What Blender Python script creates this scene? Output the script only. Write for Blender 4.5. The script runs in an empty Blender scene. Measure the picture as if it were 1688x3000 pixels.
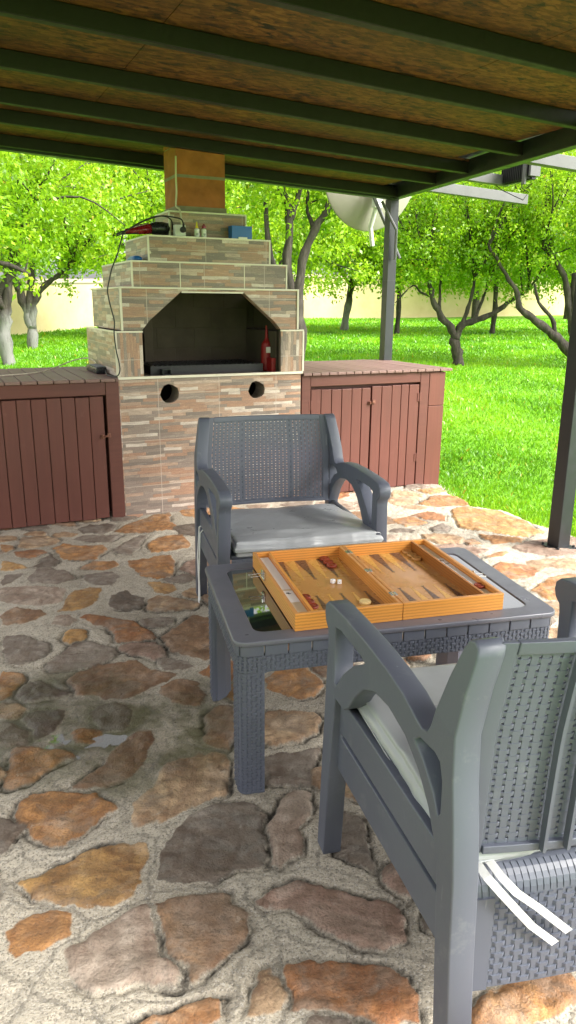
import bpy, bmesh, math, random
import numpy as np
from mathutils import Vector, Matrix
R=math.radians
rng=np.random.default_rng(7); random.seed(7)
SC=bpy.context.scene; COL=SC.collection

# ------------------------------------------------------------ helpers
def tag(o,label=None,cat=None,group=None,kind=None):
    if label:o['label']=label
    if cat:o['category']=cat
    if group:o['group']=group
    if kind:o['kind']=kind
    return o
def empty(name,loc,rz=0,parent=None):
    o=bpy.data.objects.new(name,None);COL.objects.link(o);o.location=loc;o.rotation_euler=(0,0,R(rz));o.empty_display_size=.1
    if parent:o.parent=parent
    return o
def link(name,me,mats=None,parent=None,bevel=0,smooth=False,loc=None,rz=None,seg=2,ang=35):
    o=bpy.data.objects.new(name,me);COL.objects.link(o)
    if mats:
        for m in (mats if isinstance(mats,(list,tuple)) else [mats]):me.materials.append(m)
    if parent:o.parent=parent
    if loc is not None:o.location=loc
    if rz is not None:o.rotation_euler=(0,0,R(rz))
    if smooth:
        me.polygons.foreach_set('use_smooth',[True]*len(me.polygons))
    if bevel:
        b=o.modifiers.new('b','BEVEL');b.width=bevel;b.segments=seg;b.limit_method='ANGLE';b.angle_limit=R(ang)
        b.harden_normals=False
        me.polygons.foreach_set('use_smooth',[True]*len(me.polygons))
        w=o.modifiers.new('w','WEIGHTED_NORMAL')
    return o
class MB:
    def __init__(s):s.v=[];s.f=[];s.m=[];s.c=[]
    def add(s,vs,fs,m=0,c=None):
        k=len(s.v);s.v+=[tuple(p) for p in vs];s.f+=[tuple(i+k for i in f) for f in fs];s.m+=[m]*len(fs);s.c+=[c]*len(fs);return s
    def box(s,x0,x1,y0,y1,z0,z1,m=0,c=None,M=None):
        vs=[(x,y,z) for z in(z0,z1) for y in(y0,y1) for x in(x0,x1)]
        if M is not None:vs=[M@Vector(p) for p in vs]
        return s.add(vs,[(0,2,3,1),(4,5,7,6),(0,1,5,4),(2,6,7,3),(0,4,6,2),(1,3,7,5)],m,c)
    def tube(s,pts,rad,seg=8,m=0,cap=True,c=None):
        pts=[Vector(p) for p in pts];n=len(pts)
        if not isinstance(rad,(list,tuple)):rad=[rad]*n
        t0=(pts[1]-pts[0]).normalized();a=Vector((0,0,1)) if abs(t0.z)<.9 else Vector((1,0,0))
        u=t0.cross(a).normalized();vs=[]
        for i,p in enumerate(pts):
            t=((pts[min(i+1,n-1)]-pts[max(i-1,0)])).normalized()
            u=(u-t*u.dot(t));u=u.normalized() if u.length>1e-6 else t.orthogonal().normalized()
            w=t.cross(u)
            for k in range(seg):
                a=2*math.pi*k/seg;vs.append(p+(u*math.cos(a)+w*math.sin(a))*rad[i])
        fs=[(i*seg+k,i*seg+(k+1)%seg,(i+1)*seg+(k+1)%seg,(i+1)*seg+k) for i in range(n-1) for k in range(seg)]
        if cap:fs+=[tuple(range(seg))[::-1],tuple((n-1)*seg+k for k in range(seg))]
        return s.add(vs,fs,m,c)
    def lathe(s,prof,seg=24,m=0,M=None,c=None):
        vs=[];n=len(prof)
        for r,z in prof:
            for k in range(seg):
                a=2*math.pi*k/seg;p=Vector((r*math.cos(a),r*math.sin(a),z));vs.append(M@p if M is not None else p)
        fs=[(i*seg+k,i*seg+(k+1)%seg,(i+1)*seg+(k+1)%seg,(i+1)*seg+k) for i in range(n-1) for k in range(seg)]
        fs+=[tuple(range(seg))[::-1],tuple((n-1)*seg+k for k in range(seg))]
        return s.add(vs,fs,m,c)
    def prism(s,poly,z0,z1,m=0,M=None,c=None):
        n=len(poly);vs=[Vector((x,y,z)) for z in(z0,z1) for x,y in poly]
        if M is not None:vs=[M@p for p in vs]
        fs=[tuple(range(n))[::-1],tuple(range(n,2*n))]+[(k,(k+1)%n,n+(k+1)%n,n+k) for k in range(n)]
        return s.add(vs,fs,m,c)
    def build(s,name,mats=None,parent=None,**kw):
        me=bpy.data.meshes.new(name);me.from_pydata(s.v,[],s.f);me.update()
        me.polygons.foreach_set('material_index',s.m)
        if any(c is not None for c in s.c):
            a=me.color_attributes.new('col','FLOAT_COLOR','CORNER')
            d=[]
            for f,c in zip(s.f,s.c):d+=list((*(c or (1,1,1)),1))*len(f)
            a.data.foreach_set('color',d)
        bm=bmesh.new();bm.from_mesh(me);bmesh.ops.recalc_face_normals(bm,faces=bm.faces);bm.to_mesh(me);bm.free()
        return link(name,me,mats,parent,**kw)
def np_mesh(name,V,F,attrs=None,smooth=False):
    me=bpy.data.meshes.new(name);V=np.asarray(V,np.float32);F=np.asarray(F,np.int32);n=F.shape[1]
    me.vertices.add(len(V));me.vertices.foreach_set('co',V.ravel())
    me.loops.add(F.size);me.loops.foreach_set('vertex_index',F.ravel())
    me.polygons.add(len(F));me.polygons.foreach_set('loop_start',np.arange(0,F.size,n,dtype=np.int32));me.polygons.foreach_set('loop_total',np.full(len(F),n,np.int32))
    if smooth:me.polygons.foreach_set('use_smooth',np.ones(len(F),bool))
    me.update(calc_edges=True)
    for k,(tp,a) in (attrs or {}).items():
        at=me.attributes.new(k,tp,'POINT');a=np.asarray(a,np.float32)
        at.data.foreach_set('color' if tp=='FLOAT_COLOR' else 'value',a.ravel())
    return me
def smooth_poly(pts,it=2,closed=True):
    for _ in range(it):
        q=[];n=len(pts)
        for i in range(n if closed else n-1):
            a=pts[i];b=pts[(i+1)%n]
            q+=[(a[0]*.75+b[0]*.25,a[1]*.75+b[1]*.25),(a[0]*.25+b[0]*.75,a[1]*.25+b[1]*.75)]
        if not closed:q=[pts[0]]+q+[pts[-1]]
        pts=q
    return pts
def plate(outline,holes,depth,bev,M):
    """flat outline with holes, extruded and rounded; M takes (u,v,w) to the thing's space"""
    cu=bpy.data.curves.new('t','CURVE');cu.dimensions='2D';cu.fill_mode='BOTH'
    cu.extrude=max(depth/2-bev,1e-4);cu.bevel_depth=bev;cu.offset=-bev;cu.bevel_resolution=1
    for pl in [outline]+list(holes):
        sp=cu.splines.new('POLY');sp.points.add(len(pl)-1);sp.use_cyclic_u=True
        for p,q in zip(sp.points,pl):p.co=(q[0],q[1],0,1)
    o=bpy.data.objects.new('t',cu);COL.objects.link(o)
    dg=bpy.context.evaluated_depsgraph_get();me=bpy.data.meshes.new_from_object(o.evaluated_get(dg))
    bpy.data.objects.remove(o);bpy.data.curves.remove(cu)
    me.transform(M);me.materials.clear()
    bm=bmesh.new();bm.from_mesh(me);bmesh.ops.remove_doubles(bm,verts=bm.verts,dist=1e-5);bmesh.ops.recalc_face_normals(bm,faces=bm.faces);bm.to_mesh(me);bm.free()
    return me
def box_uv(me,rot=False,off=(0,0)):
    while me.uv_layers:me.uv_layers.remove(me.uv_layers[0])
    uv=me.uv_layers.new(name='UVMap')
    for p in me.polygons:
        n=p.normal
        for li in p.loop_indices:
            c=me.vertices[me.loops[li].vertex_index].co
            if abs(n.y)>=max(abs(n.x),abs(n.z)):q=(c.x,c.z)
            elif abs(n.x)>=abs(n.z):q=(c.y+5,c.z)
            else:q=(c.x,c.y)
            if rot:q=(q[1],q[0])
            uv.data[li].uv=(q[0]+off[0],q[1]+off[1])
XZ=Matrix(((1,0,0,0),(0,0,-1,0),(0,1,0,0),(0,0,0,1)))   # u->x v->z w->-y
YZ=Matrix(((0,0,1,0),(1,0,0,0),(0,1,0,0),(0,0,0,1)))    # u->y v->z w->x
def T(x,y,z):return Matrix.Translation((x,y,z))

# ------------------------------------------------------------ materials
class NT:
    def __init__(s,name):
        s.mat=bpy.data.materials.new(name);s.mat.use_nodes=True;s.t=s.mat.node_tree;s.n=s.t.nodes;s.n.clear()
        s.out=s.n.new('ShaderNodeOutputMaterial');s.b=s.n.new('ShaderNodeBsdfPrincipled');s.t.links.new(s.b.outputs[0],s.out.inputs[0])
    def new(s,ty,ins=None,**kw):
        n=s.n.new('ShaderNode'+ty)
        for k,v in kw.items():setattr(n,k,v)
        for k,v in (ins or {}).items():s.set(n.inputs[k],v)
        return n
    def set(s,inp,v):
        if isinstance(v,bpy.types.NodeSocket):s.t.links.new(v,inp)
        elif isinstance(v,bpy.types.Node):s.t.links.new(v.outputs[0],inp)
        else:
            if isinstance(v,tuple) and len(v)==3 and inp.type=='RGBA':v=(*v,1)
            inp.default_value=v
    def P(s,**kw):
        for k,v in kw.items():s.set(s.b.inputs[k.replace('_',' ')],v)
    def math(s,op,a,b=0,c=0):
        n=s.new('Math',operation=op);s.set(n.inputs[0],a);s.set(n.inputs[1],b)
        if op in('MULTIPLY_ADD',):s.set(n.inputs[2],c)
        return n.outputs[0]
    def mix(s,f,a,b,bt='MIX'):
        n=s.new('Mix',data_type='RGBA',blend_type=bt);s.set(n.inputs[0],f);s.set(n.inputs[6],a);s.set(n.inputs[7],b);return n.outputs[2]
    def ramp(s,f,stops,mode='LINEAR'):
        n=s.new('ValToRGB');n.color_ramp.interpolation=mode;e=n.color_ramp.elements
        while len(e)<len(stops):e.new(.5)
        for i,(p,c) in enumerate(stops):
            e[i].position=p;e[i].color=(*c,1) if isinstance(c,tuple) else (c,c,c,1)
        s.set(n.inputs[0],f);return n.outputs[0]
    def noise(s,scale=5,detail=4,rough=.55,vec=None,dist=0,w=None):
        n=s.new('TexNoise',{'Scale':scale,'Detail':detail,'Roughness':rough,'Distortion':dist})
        if vec is not None:s.set(n.inputs['Vector'],vec)
        return n.outputs['Fac']
    def obj(s):return s.new('TexCoord').outputs['Object']
    def mapping(s,vec,scale=(1,1,1),rot=(0,0,0),loc=(0,0,0)):
        n=s.new('Mapping',{'Vector':vec,'Scale':scale,'Rotation':rot,'Location':loc});return n.outputs[0]
    def bump(s,h,strength=.3,dist=.01):
        n=s.new('Bump',{'Height':h,'Strength':strength,'Distance':dist});s.P(Normal=n.outputs[0])
def mat_plain(name,col,rough=.5,metal=0,var=.12,scale=12,bump=.0,spec=None,bs=60):
    t=NT(name);o=t.obj();n=t.noise(scale,4,.6,o)
    c=t.mix(n,tuple(max(0,x*(1-var)) for x in col),tuple(min(1,x*(1+var)) for x in col))
    r=t.ramp(t.noise(scale*2.3,3,.6,o),[(.3,max(.02,rough-.08)),(.7,min(1,rough+.08))])
    t.P(Base_Color=c,Roughness=r,Metallic=metal)
    if spec is not None:t.P(**{'Specular_IOR_Level':spec})
    if bump:t.bump(t.noise(bs,3,.6,o),bump,.003)
    return t.mat
def mat_plastic():
    t=NT('grey_plastic');o=t.obj()
    n=t.noise(3,5,.65,o);sp=t.noise(90,2,.5,o)
    c=t.mix(n,(.078,.087,.116),(.108,.120,.154))
    dust=t.ramp(t.noise(14,6,.75,o),[(.58,0.),(.78,.35)])
    c=t.mix(dust,c,(.24,.25,.25))
    scr=t.ramp(t.new('TexNoise',{'Scale':1,'Detail':3,'Vector':t.mapping(o,(70,70,6))}).outputs['Fac'],[(.72,0.),(.76,.3)])
    c=t.mix(scr,c,(.33,.35,.36))
    t.P(Base_Color=c,Roughness=t.ramp(n,[(.3,.36),(.7,.52)]))
    t.bump(sp,.12,.001);return t.mat
def mat_leaf(name,c0,c1,c2,trans=.52):
    t=NT(name);a=t.new('Attribute',attribute_name='lc').outputs['Fac']
    c=t.ramp(a,[(0,c0),(.45,c1),(.9,c2),(.985,(.55,.38,.04))])
    d=t.new('BsdfDiffuse',{'Color':c});tr=t.new('BsdfTranslucent',{'Color':t.mix(.35,c,(.35,.55,.02))});m=t.new('MixShader',{0:trans})
    t.t.links.new(d.outputs[0],m.inputs[1]);t.t.links.new(tr.outputs[0],m.inputs[2])
    g=t.new('BsdfGlossy',{'Roughness':.38,'Color':(1,1,1)});m2=t.new('MixShader',{0:.03})
    t.t.links.new(m.outputs[0],m2.inputs[1]);t.t.links.new(g.outputs[0],m2.inputs[2])
    t.t.links.new(m2.outputs[0],t.out.inputs[0]);return t.mat
def mat_bark(white=0.):
    t=NT('bark' if not white else 'whitewashed_bark');o=t.obj()
    v=t.mapping(o,(14,14,3.2));n=t.noise(1,6,.7,v);n2=t.noise(2.2,4,.6,o)
    c=t.ramp(n,[(.3,(.012,.010,.008)),(.5,(.040,.032,.024)),(.72,(.10,.085,.068))])
    if white:
        z=t.new('SeparateXYZ',{0:o}).outputs[2]
        f=t.math('ADD',z,t.math('MULTIPLY',t.math('SUBTRACT',n2,.5),.9))
        m=t.ramp(t.math('DIVIDE',f,2.5),[((white-.12)/2.5,1.),((white+.16)/2.5,0.)])
        m=t.math('MULTIPLY',m,t.ramp(n,[(.32,.35),(.5,1.)]))
        c=t.mix(m,c,(.19,.187,.175))
    t.P(Base_Color=c,Roughness=.9);t.bump(n,.8,.02);return t.mat
def mat_tile():
    t=NT('stone_look_tile');uv=t.new('UVMap').outputs[0];s=t.new('SeparateXYZ',{0:uv});u,v=s.outputs[0],s.outputs[1]
    wv=t.noise(9,2,.5,uv);vv=t.math('ADD',t.math('DIVIDE',v,.0205),t.math('MULTIPLY',wv,.55))
    row=t.math('FLOOR',vv);fv=t.math('FRACT',vv)
    rw=t.new('TexWhiteNoise',{'W':row},noise_dimensions='1D').outputs[0]
    wu=t.new('TexNoise',{'Vector':t.new('CombineXYZ',{0:t.math('MULTIPLY',u,6.),1:t.math('MULTIPLY',row,3.7)}).outputs[0],'Scale':1,'Detail':1}).outputs['Fac']
    uu=t.math('ADD',t.math('ADD',t.math('DIVIDE',u,t.math('MULTIPLY_ADD',rw,.09,.12)),t.math('MULTIPLY',rw,37.3)),t.math('MULTIPLY',wu,1.3))
    cell=t.math('FLOOR',uu);fu=t.math('FRACT',uu)
    wn=t.new('TexWhiteNoise',{'Vector':t.new('CombineXYZ',{0:row,1:cell,2:0.}).outputs[0]},noise_dimensions='3D')
    r=wn.outputs[0]
    c=t.ramp(r,[(0,(.40,.225,.14)),(.15,(.19,.155,.13)),(.30,(.43,.29,.205)),(.44,(.26,.205,.165)),(.58,(.50,.385,.30)),(.68,(.38,.22,.14)),(.79,(.28,.225,.185)),(.91,(.62,.53,.45))],'CONSTANT')
    st=t.noise(1,6,.7,t.mapping(uv,(12,80,1)),dist=.6)
    c=t.mix(t.math('MULTIPLY',t.ramp(st,[(.35,1.),(.6,0.)]),.55),c,(.20,.15,.12),'MIX');c=t.mix(t.ramp(st,[(.56,0.),(.72,.5)]),c,(.56,.48,.40))
    fine=t.noise(160,4,.7,uv);c=t.mix(.35,c,t.ramp(fine,[(.3,.25),(.7,.95)]),'OVERLAY')
    e=t.math('MULTIPLY',t.ramp(fv,[(0,.0),(.10,1.)]),t.ramp(fu,[(0,.3),(.03,1.)]))
    c=t.mix(t.math('MULTIPLY',t.math('SUBTRACT',1.,e),.35),c,(.12,.095,.08))
    # joints between the big tiles
    g1=t.math('LESS_THAN',t.math('FRACT',t.math('DIVIDE',t.math('ADD',v,.10),.30)),.010)
    g2=t.math('LESS_THAN',t.math('FRACT',t.math('DIVIDE',t.math('ADD',u,.17),.415)),.0085)
    g=t.math('MAXIMUM',g1,g2);c=t.mix(t.math('MULTIPLY',g,.8),c,(.55,.47,.40))
    soot=t.ramp(t.noise(2.1,4,.6,uv),[(.4,1.),(.75,.80)]);c=t.mix(1.,c,soot,'MULTIPLY')
    t.P(Base_Color=c,Roughness=.42)
    h=t.math('ADD',t.math('MULTIPLY',e,.5),t.math('ADD',t.math('MULTIPLY',r,.35),t.math('MULTIPLY',st,.5)));t.bump(h,.45,.004);return t.mat
def mat_cabwood(name,base,var,scale_axis):
    t=NT(name);o=t.obj();sc=[38,38,38];sc[scale_axis]=2.2
    g=t.noise(1,6,.65,t.mapping(o,tuple(sc)),dist=.4);b=t.noise(1.6,3,.5,o)
    c=t.mix(g,tuple(x*(1-var) for x in base),tuple(x*(1+var) for x in base))
    wear=t.ramp(t.noise(6,6,.75,o),[(.60,0.),(.80,.5)]);c=t.mix(wear,c,tuple(min(1,x*1.5+.05) for x in base))
    c=t.mix(t.ramp(b,[(.35,.35),(.65,0.)]),c,tuple(x*.62 for x in base))
    t.P(Base_Color=c,Roughness=t.ramp(b,[(.3,.50),(.7,.68)]));t.bump(g,.4,.002);return t.mat
def mat_stripe(name,c0,c1,axis='Z',scale=26,rough=.38,dist=1.6,bands=True):
    t=NT(name);o=t.obj()
    w=t.new('TexWave',{'Vector':t.mapping(o,(2.,2.,1.) if axis=='Z' else (1,1,1)),'Scale':scale,'Distortion':dist,'Detail':3,'Detail Scale':1.2,'Detail Roughness':.6},bands_direction=axis).outputs['Fac']
    g=t.noise(1,5,.7,t.mapping(o,(9,9,120)))
    c=t.ramp(t.math('ADD',t.math('MULTIPLY',w,.65),t.math('MULTIPLY',g,.4)),[(.2,c0),(.6,c1)])
    c=t.mix(t.noise(3,3,.5,o),c,tuple(x*1.12 for x in c1),'MIX')
    t.P(Base_Color=c,Roughness=rough);return t.mat
def mat_osb():
    t=NT('chipboard');o=t.obj();base=None
    cs=[]
    for k,(rz,sx) in enumerate(((.3,1.),(1.2,1.2),(2.3,.8),(-.7,1.1))):
        v=t.new('TexVoronoi',{'Vector':t.mapping(o,(22*sx,52*sx,20),(0,0,rz),(k*3.1,k*1.7,0)),'Scale':1.}).outputs['Color']
        cs.append(t.new('SeparateColor',{0:v}).outputs[0])
    m=t.math('MULTIPLY',t.math('ADD',t.math('ADD',cs[0],cs[1]),t.math('ADD',cs[2],cs[3])),.25)
    c=t.ramp(m,[(.26,(.010,.003,.001)),(.35,(.085,.025,.004)),(.52,(.135,.042,.006)),(.72,(.23,.085,.018))])
    c=t.mix(t.ramp(t.noise(1.3,4,.6,o),[(.35,.6),(.65,0.)]),c,(.055,.019,.003))
    t.P(Base_Color=c,Roughness=.7);t.bump(m,.5,.004);return t.mat
def mat_patio():
    t=NT('stone_paving');o=t.obj()
    sm=t.new('Attribute',attribute_name='sm').outputs['Fac'];sc=t.new('Attribute',attribute_name='sc').outputs['Color']
    wet=t.new('Attribute',attribute_name='wet').outputs['Fac'];cr=t.new('Attribute',attribute_name='crev').outputs['Fac'];rnd=t.new('Attribute',attribute_name='rnd').outputs['Fac']
    n1=t.noise(7,6,.68,o,dist=.5);n2=t.noise(38,5,.7,o);n3=t.noise(150,3,.6,o);n4=t.noise(2.3,3,.5,o)
    off=t.new('VectorMath',operation='ADD');t.set(off.inputs[0],o);cx=t.new('CombineXYZ',{0:t.math('MULTIPLY',rnd,40.),1:t.math('MULTIPLY',rnd,17.),2:0.});t.set(off.inputs[1],cx.outputs[0])
    lay=t.noise(1,5,.6,t.mapping(off.outputs[0],(11,4.5,4),(0,0,.6)),dist=1.1)
    s=t.mix(t.ramp(lay,[(.36,0.),(.6,.85)]),sc,t.mix(1.,sc,(.55,.46,.42),'MULTIPLY'))
    s=t.mix(t.ramp(n1,[(.50,0.),(.68,.75)]),s,t.mix(.5,sc,(.50,.42,.34)))
    pn=t.noise(1,5,.65,t.mapping(off.outputs[0],(5,7,5),(0,0,.3)),dist=.8)
    s=t.mix(t.ramp(pn,[(.54,0.),(.64,.5)]),s,(.27,.22,.17));s=t.mix(t.ramp(pn,[(.34,.7),(.42,0.)]),s,t.mix(1.,sc,(.42,.32,.28),'MULTIPLY'))
    s=t.mix(t.ramp(n2,[(.25,.65),(.46,0.)]),s,(.055,.035,.025))
    s=t.mix(t.ramp(n3,[(.30,.45),(.5,0.)]),s,(.06,.045,.035))
    rg=t.new('TexNoise',{'Vector':t.mapping(off.outputs[0],(1,1.5,1),(0,0,.5)),'Scale':13.,'Detail':6,'Roughness':.62,'Distortion':.3},noise_type='RIDGED_MULTIFRACTAL').outputs['Fac']
    rg=t.math('MINIMUM',rg,2.);s=t.mix(t.ramp(t.math('MULTIPLY',rg,.5),[(.0,.35),(.07,0.)]),s,(.12,.075,.045));s=t.mix(t.ramp(t.math('MULTIPLY',rg,.5),[(.35,0.),(.9,.5)]),s,(.58,.45,.31))
    lich=t.ramp(t.noise(22,5,.8,o),[(.62,0.),(.72,.6)]);s=t.mix(lich,s,(.44,.40,.33))
    g0=t.ramp(n4,[(.3,(.36,.315,.24)),(.7,(.56,.50,.395))])
    g=t.mix(t.ramp(n3,[(.36,.75),(.50,0.)]),g0,(.14,.125,.10))
    g=t.mix(t.ramp(n2,[(.32,.55),(.5,0.)]),g,(.15,.135,.11))
    g=t.mix(t.ramp(t.noise(260,2,.5,o),[(.56,0.),(.66,.6)]),g,(.60,.57,.51))
    sm2=t.math('ADD',sm,t.math('ADD',t.math('MULTIPLY',t.math('SUBTRACT',n2,.5),.7),t.math('MULTIPLY',t.math('SUBTRACT',n1,.5),.6)))
    c=t.mix(t.ramp(sm2,[(.38,0.),(.66,1.)]),g,s);c=t.mix(t.ramp(t.noise(3.1,6,.75,o),[(.56,0.),(.72,.55)]),c,(.36,.33,.275))
    c=t.mix(t.math('MULTIPLY',cr,t.ramp(n1,[(.40,.0),(.55,1.)])),c,(.03,.024,.018))
    moss=t.math('MULTIPLY',wet,t.ramp(t.noise(6,4,.6,o),[(.40,0.),(.55,.8)]));moss=t.math('MULTIPLY',moss,t.math('SUBTRACT',1.,t.math('MULTIPLY',sm,.7)))
    c=t.mix(moss,c,(.085,.085,.022))
    c=t.mix(t.math('MULTIPLY',wet,.65),c,t.mix(1.,c,(.40,.40,.38),'MULTIPLY'))
    t.P(Base_Color=c,Roughness=t.math('SUBTRACT',t.ramp(n2,[(.3,.62),(.7,.85)]),t.math('MULTIPLY',wet,.38)))
    h=t.math('ADD',t.math('MULTIPLY',n2,.8),t.math('ADD',t.math('ADD',t.math('MULTIPLY',n3,.55),t.math('MULTIPLY',rg,.45)),t.math('MULTIPLY',lay,.5)));t.bump(h,.8,.008);return t.mat

M={}
M['plastic']=mat_plastic()
M['darkmetal']=mat_plain('dark_painted_steel',(.020,.022,.025),.38,0,.15,9,.05)
M['joist']=mat_plain('green_grey_steel',(.006,.0035,.0045),.6,0,.2,6,.1)
M['galv']=mat_plain('weathered_grey_steel',(.12,.12,.12),.55,.2,.25,7,.1)
M['osb']=mat_osb();M['tile']=mat_tile();M['patio']=mat_patio()
M['trim']=mat_plain('cream_edge_trim',(.70,.66,.54),.4,0,.06,20)
M['terra']=mat_plain('terracotta_block',(.36,.115,.040),.85,0,.6,9,.4,bs=30)
M['mortar']=mat_plain('old_mortar',(.26,.22,.17),.9,0,.35,14,.6)
M['soot']=mat_plain('sooty_brick',(.070,.056,.036),.9,0,.75,3,.5,bs=40)
M['hearth']=mat_plain('ashy_hearth',(.20,.16,.13),.85,0,.4,6,.4)
M['cabV']=mat_cabwood('brown_painted_planks',(.115,.034,.022),.35,2)
M['cabH']=mat_cabwood('brown_painted_rail',(.112,.034,.022),.35,0)
M['cabTop']=mat_cabwood('worn_brown_top_boards',(.21,.125,.105),.3,1)
M['panelwood']=mat_cabwood('reddish_painted_panel',(.130,.038,.023),.3,2)
M['cushion']=mat_plain('pale_grey_vinyl',(.32,.335,.345),.33,0,.05,6,.06)
M['strap']=mat_plain('white_webbing',(.72,.72,.70),.8,0,.06,60,.2,bs=400)
M['wood']=mat_stripe('striped_oak_veneer',(.22,.070,.008),(.62,.27,.055),'Z',34)
M['woodtop']=mat_stripe('oak_edge',(.36,.14,.04),(.52,.24,.075),'Z',8,.35,3)
M['walnut']=mat_stripe('dark_oak_veneer',(.12,.035,.006),(.32,.12,.022),'Z',34)
M['field']=mat_plain('honey_veneer',(.47,.225,.065),.26,0,.10,5)
M['ptd']=mat_plain('dark_brown_inlay',(.12,.060,.035),.3,0,.15,30)
M['pty']=mat_plain('yellow_inlay',(.62,.34,.075),.3,0,.10,30)
M['liner']=mat_plain('cream_lining',(.66,.58,.42),.7,0,.06,30)
M['paper']=mat_plain('white_paper',(.82,.82,.80),.7,0,.02,20)
M['ink']=mat_plain('dark_print',(.05,.06,.07),.7)
M['red']=mat_plain('cherry_wood',(.24,.035,.015),.3,0,.25,60)
M['cream']=mat_plain('boxwood',(.74,.55,.24),.35,0,.15,60)
M['oakpc']=mat_plain('oak_disc',(.50,.26,.08),.4,0,.2,60)
M['dice']=mat_plain('white_acrylic',(.85,.84,.82),.2,0,.02,20)
M['steel']=mat_plain('nickel_steel',(.62,.60,.56),.22,.95,.05,30)
M['black']=mat_plain('black_rubber',(.012,.012,.013),.5,0,.2,30)
M['blackgloss']=mat_plain('black_plastic',(.015,.017,.02),.3,0,.2,30)
M['redpl']=mat_plain('red_plastic',(.22,.008,.014),.28,0,.1,30)
M['redpaint']=mat_plain('red_painted_metal',(.26,.010,.010),.5,0,.4,20)
M['blue']=mat_plain('blue_plastic',(.008,.12,.40),.35,0,.1,20)
M['whitepl']=mat_plain('white_plastic',(.72,.72,.68),.4,0,.05,20)
M['yellowpl']=mat_plain('yellow_plastic',(.75,.60,.03),.4,0,.05,20)
M['wirecream']=mat_plain('cream_cable',(.60,.54,.42),.5,0,.1,20)
M['dish']=mat_plain('weathered_dish_paint',(.32,.30,.25),.5,0,.12,4,.05)
M['rust']=mat_plain('rusty_latch',(.20,.085,.055),.55,.4,.35,60,.3)
M['greyboard']=mat_plain('grey_fibre_board',(.22,.24,.26),.7,0,.15,14)
M['bark']=mat_bark();M['barkw']=mat_bark(.85)
M['leafA']=mat_leaf('bright_leaves',(.08,.19,.006),(.25,.47,.010),(.42,.60,.02))
M['leafB']=mat_leaf('fresh_green_leaves',(.06,.17,.008),(.18,.41,.012),(.32,.54,.02))
M['leafC']=mat_leaf('yellow_green_leaves',(.10,.21,.006),(.31,.52,.012),(.48,.64,.03))
M['grass']=mat_leaf('grass_blades',(.055,.19,.005),(.145,.39,.007),(.27,.52,.015),.45)
def mat_lawn():
    t=NT('lawn_ground');o=t.obj();n=t.noise(3,6,.7,o);m=t.noise(.35,4,.6,o);f=t.noise(90,3,.7,o)
    c=t.ramp(n,[(.3,(.14,.38,.006)),(.7,(.20,.47,.008))]);c=t.mix(t.ramp(m,[(.5,0.),(.75,.4)]),c,(.28,.50,.015));c=t.mix(t.ramp(f,[(.3,.4),(.55,0.)]),c,(.07,.20,.006))
    t.P(Base_Color=c,Roughness=.9);t.bump(f,.8,.03);return t.mat
M['lawn']=mat_lawn()
def mat_wall():
    t=NT('yellow_render');o=t.obj();n=t.noise(1.1,6,.65,o);z=t.new('SeparateXYZ',{0:o}).outputs[2]
    c=t.ramp(n,[(.3,(.56,.44,.23)),(.7,(.68,.56,.33))])
    d=t.ramp(t.math('ADD',z,t.math('MULTIPLY',n,.35)),[(.20,.75),(.42,0.)]);c=t.mix(d,c,(.20,.15,.09))
    t.P(Base_Color=c,Roughness=.9);t.bump(t.noise(40,4,.6,o),.3,.01);return t.mat
M['wall']=mat_wall()
def mat_glass():
    t=NT('tinted_table_glass');t.P(Base_Color=(.012,.018,.018),Roughness=.03,IOR=1.8);t.P(**{'Coat_Weight':1.,'Coat_Roughness':.02,'Coat_IOR':1.9});return t.mat
M['glass']=mat_glass()
def mat_water():
    t=NT('rain_water');t.P(Base_Color=(.03,.03,.015),Roughness=.01,IOR=1.6);t.P(**{'Coat_Weight':1.,'Coat_IOR':1.9,'Coat_Roughness':.01})
    t.P(Alpha=.55);t.bump(t.noise(14,2,.5,t.obj()),.12,.004);return t.mat
M['water']=mat_water()
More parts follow.
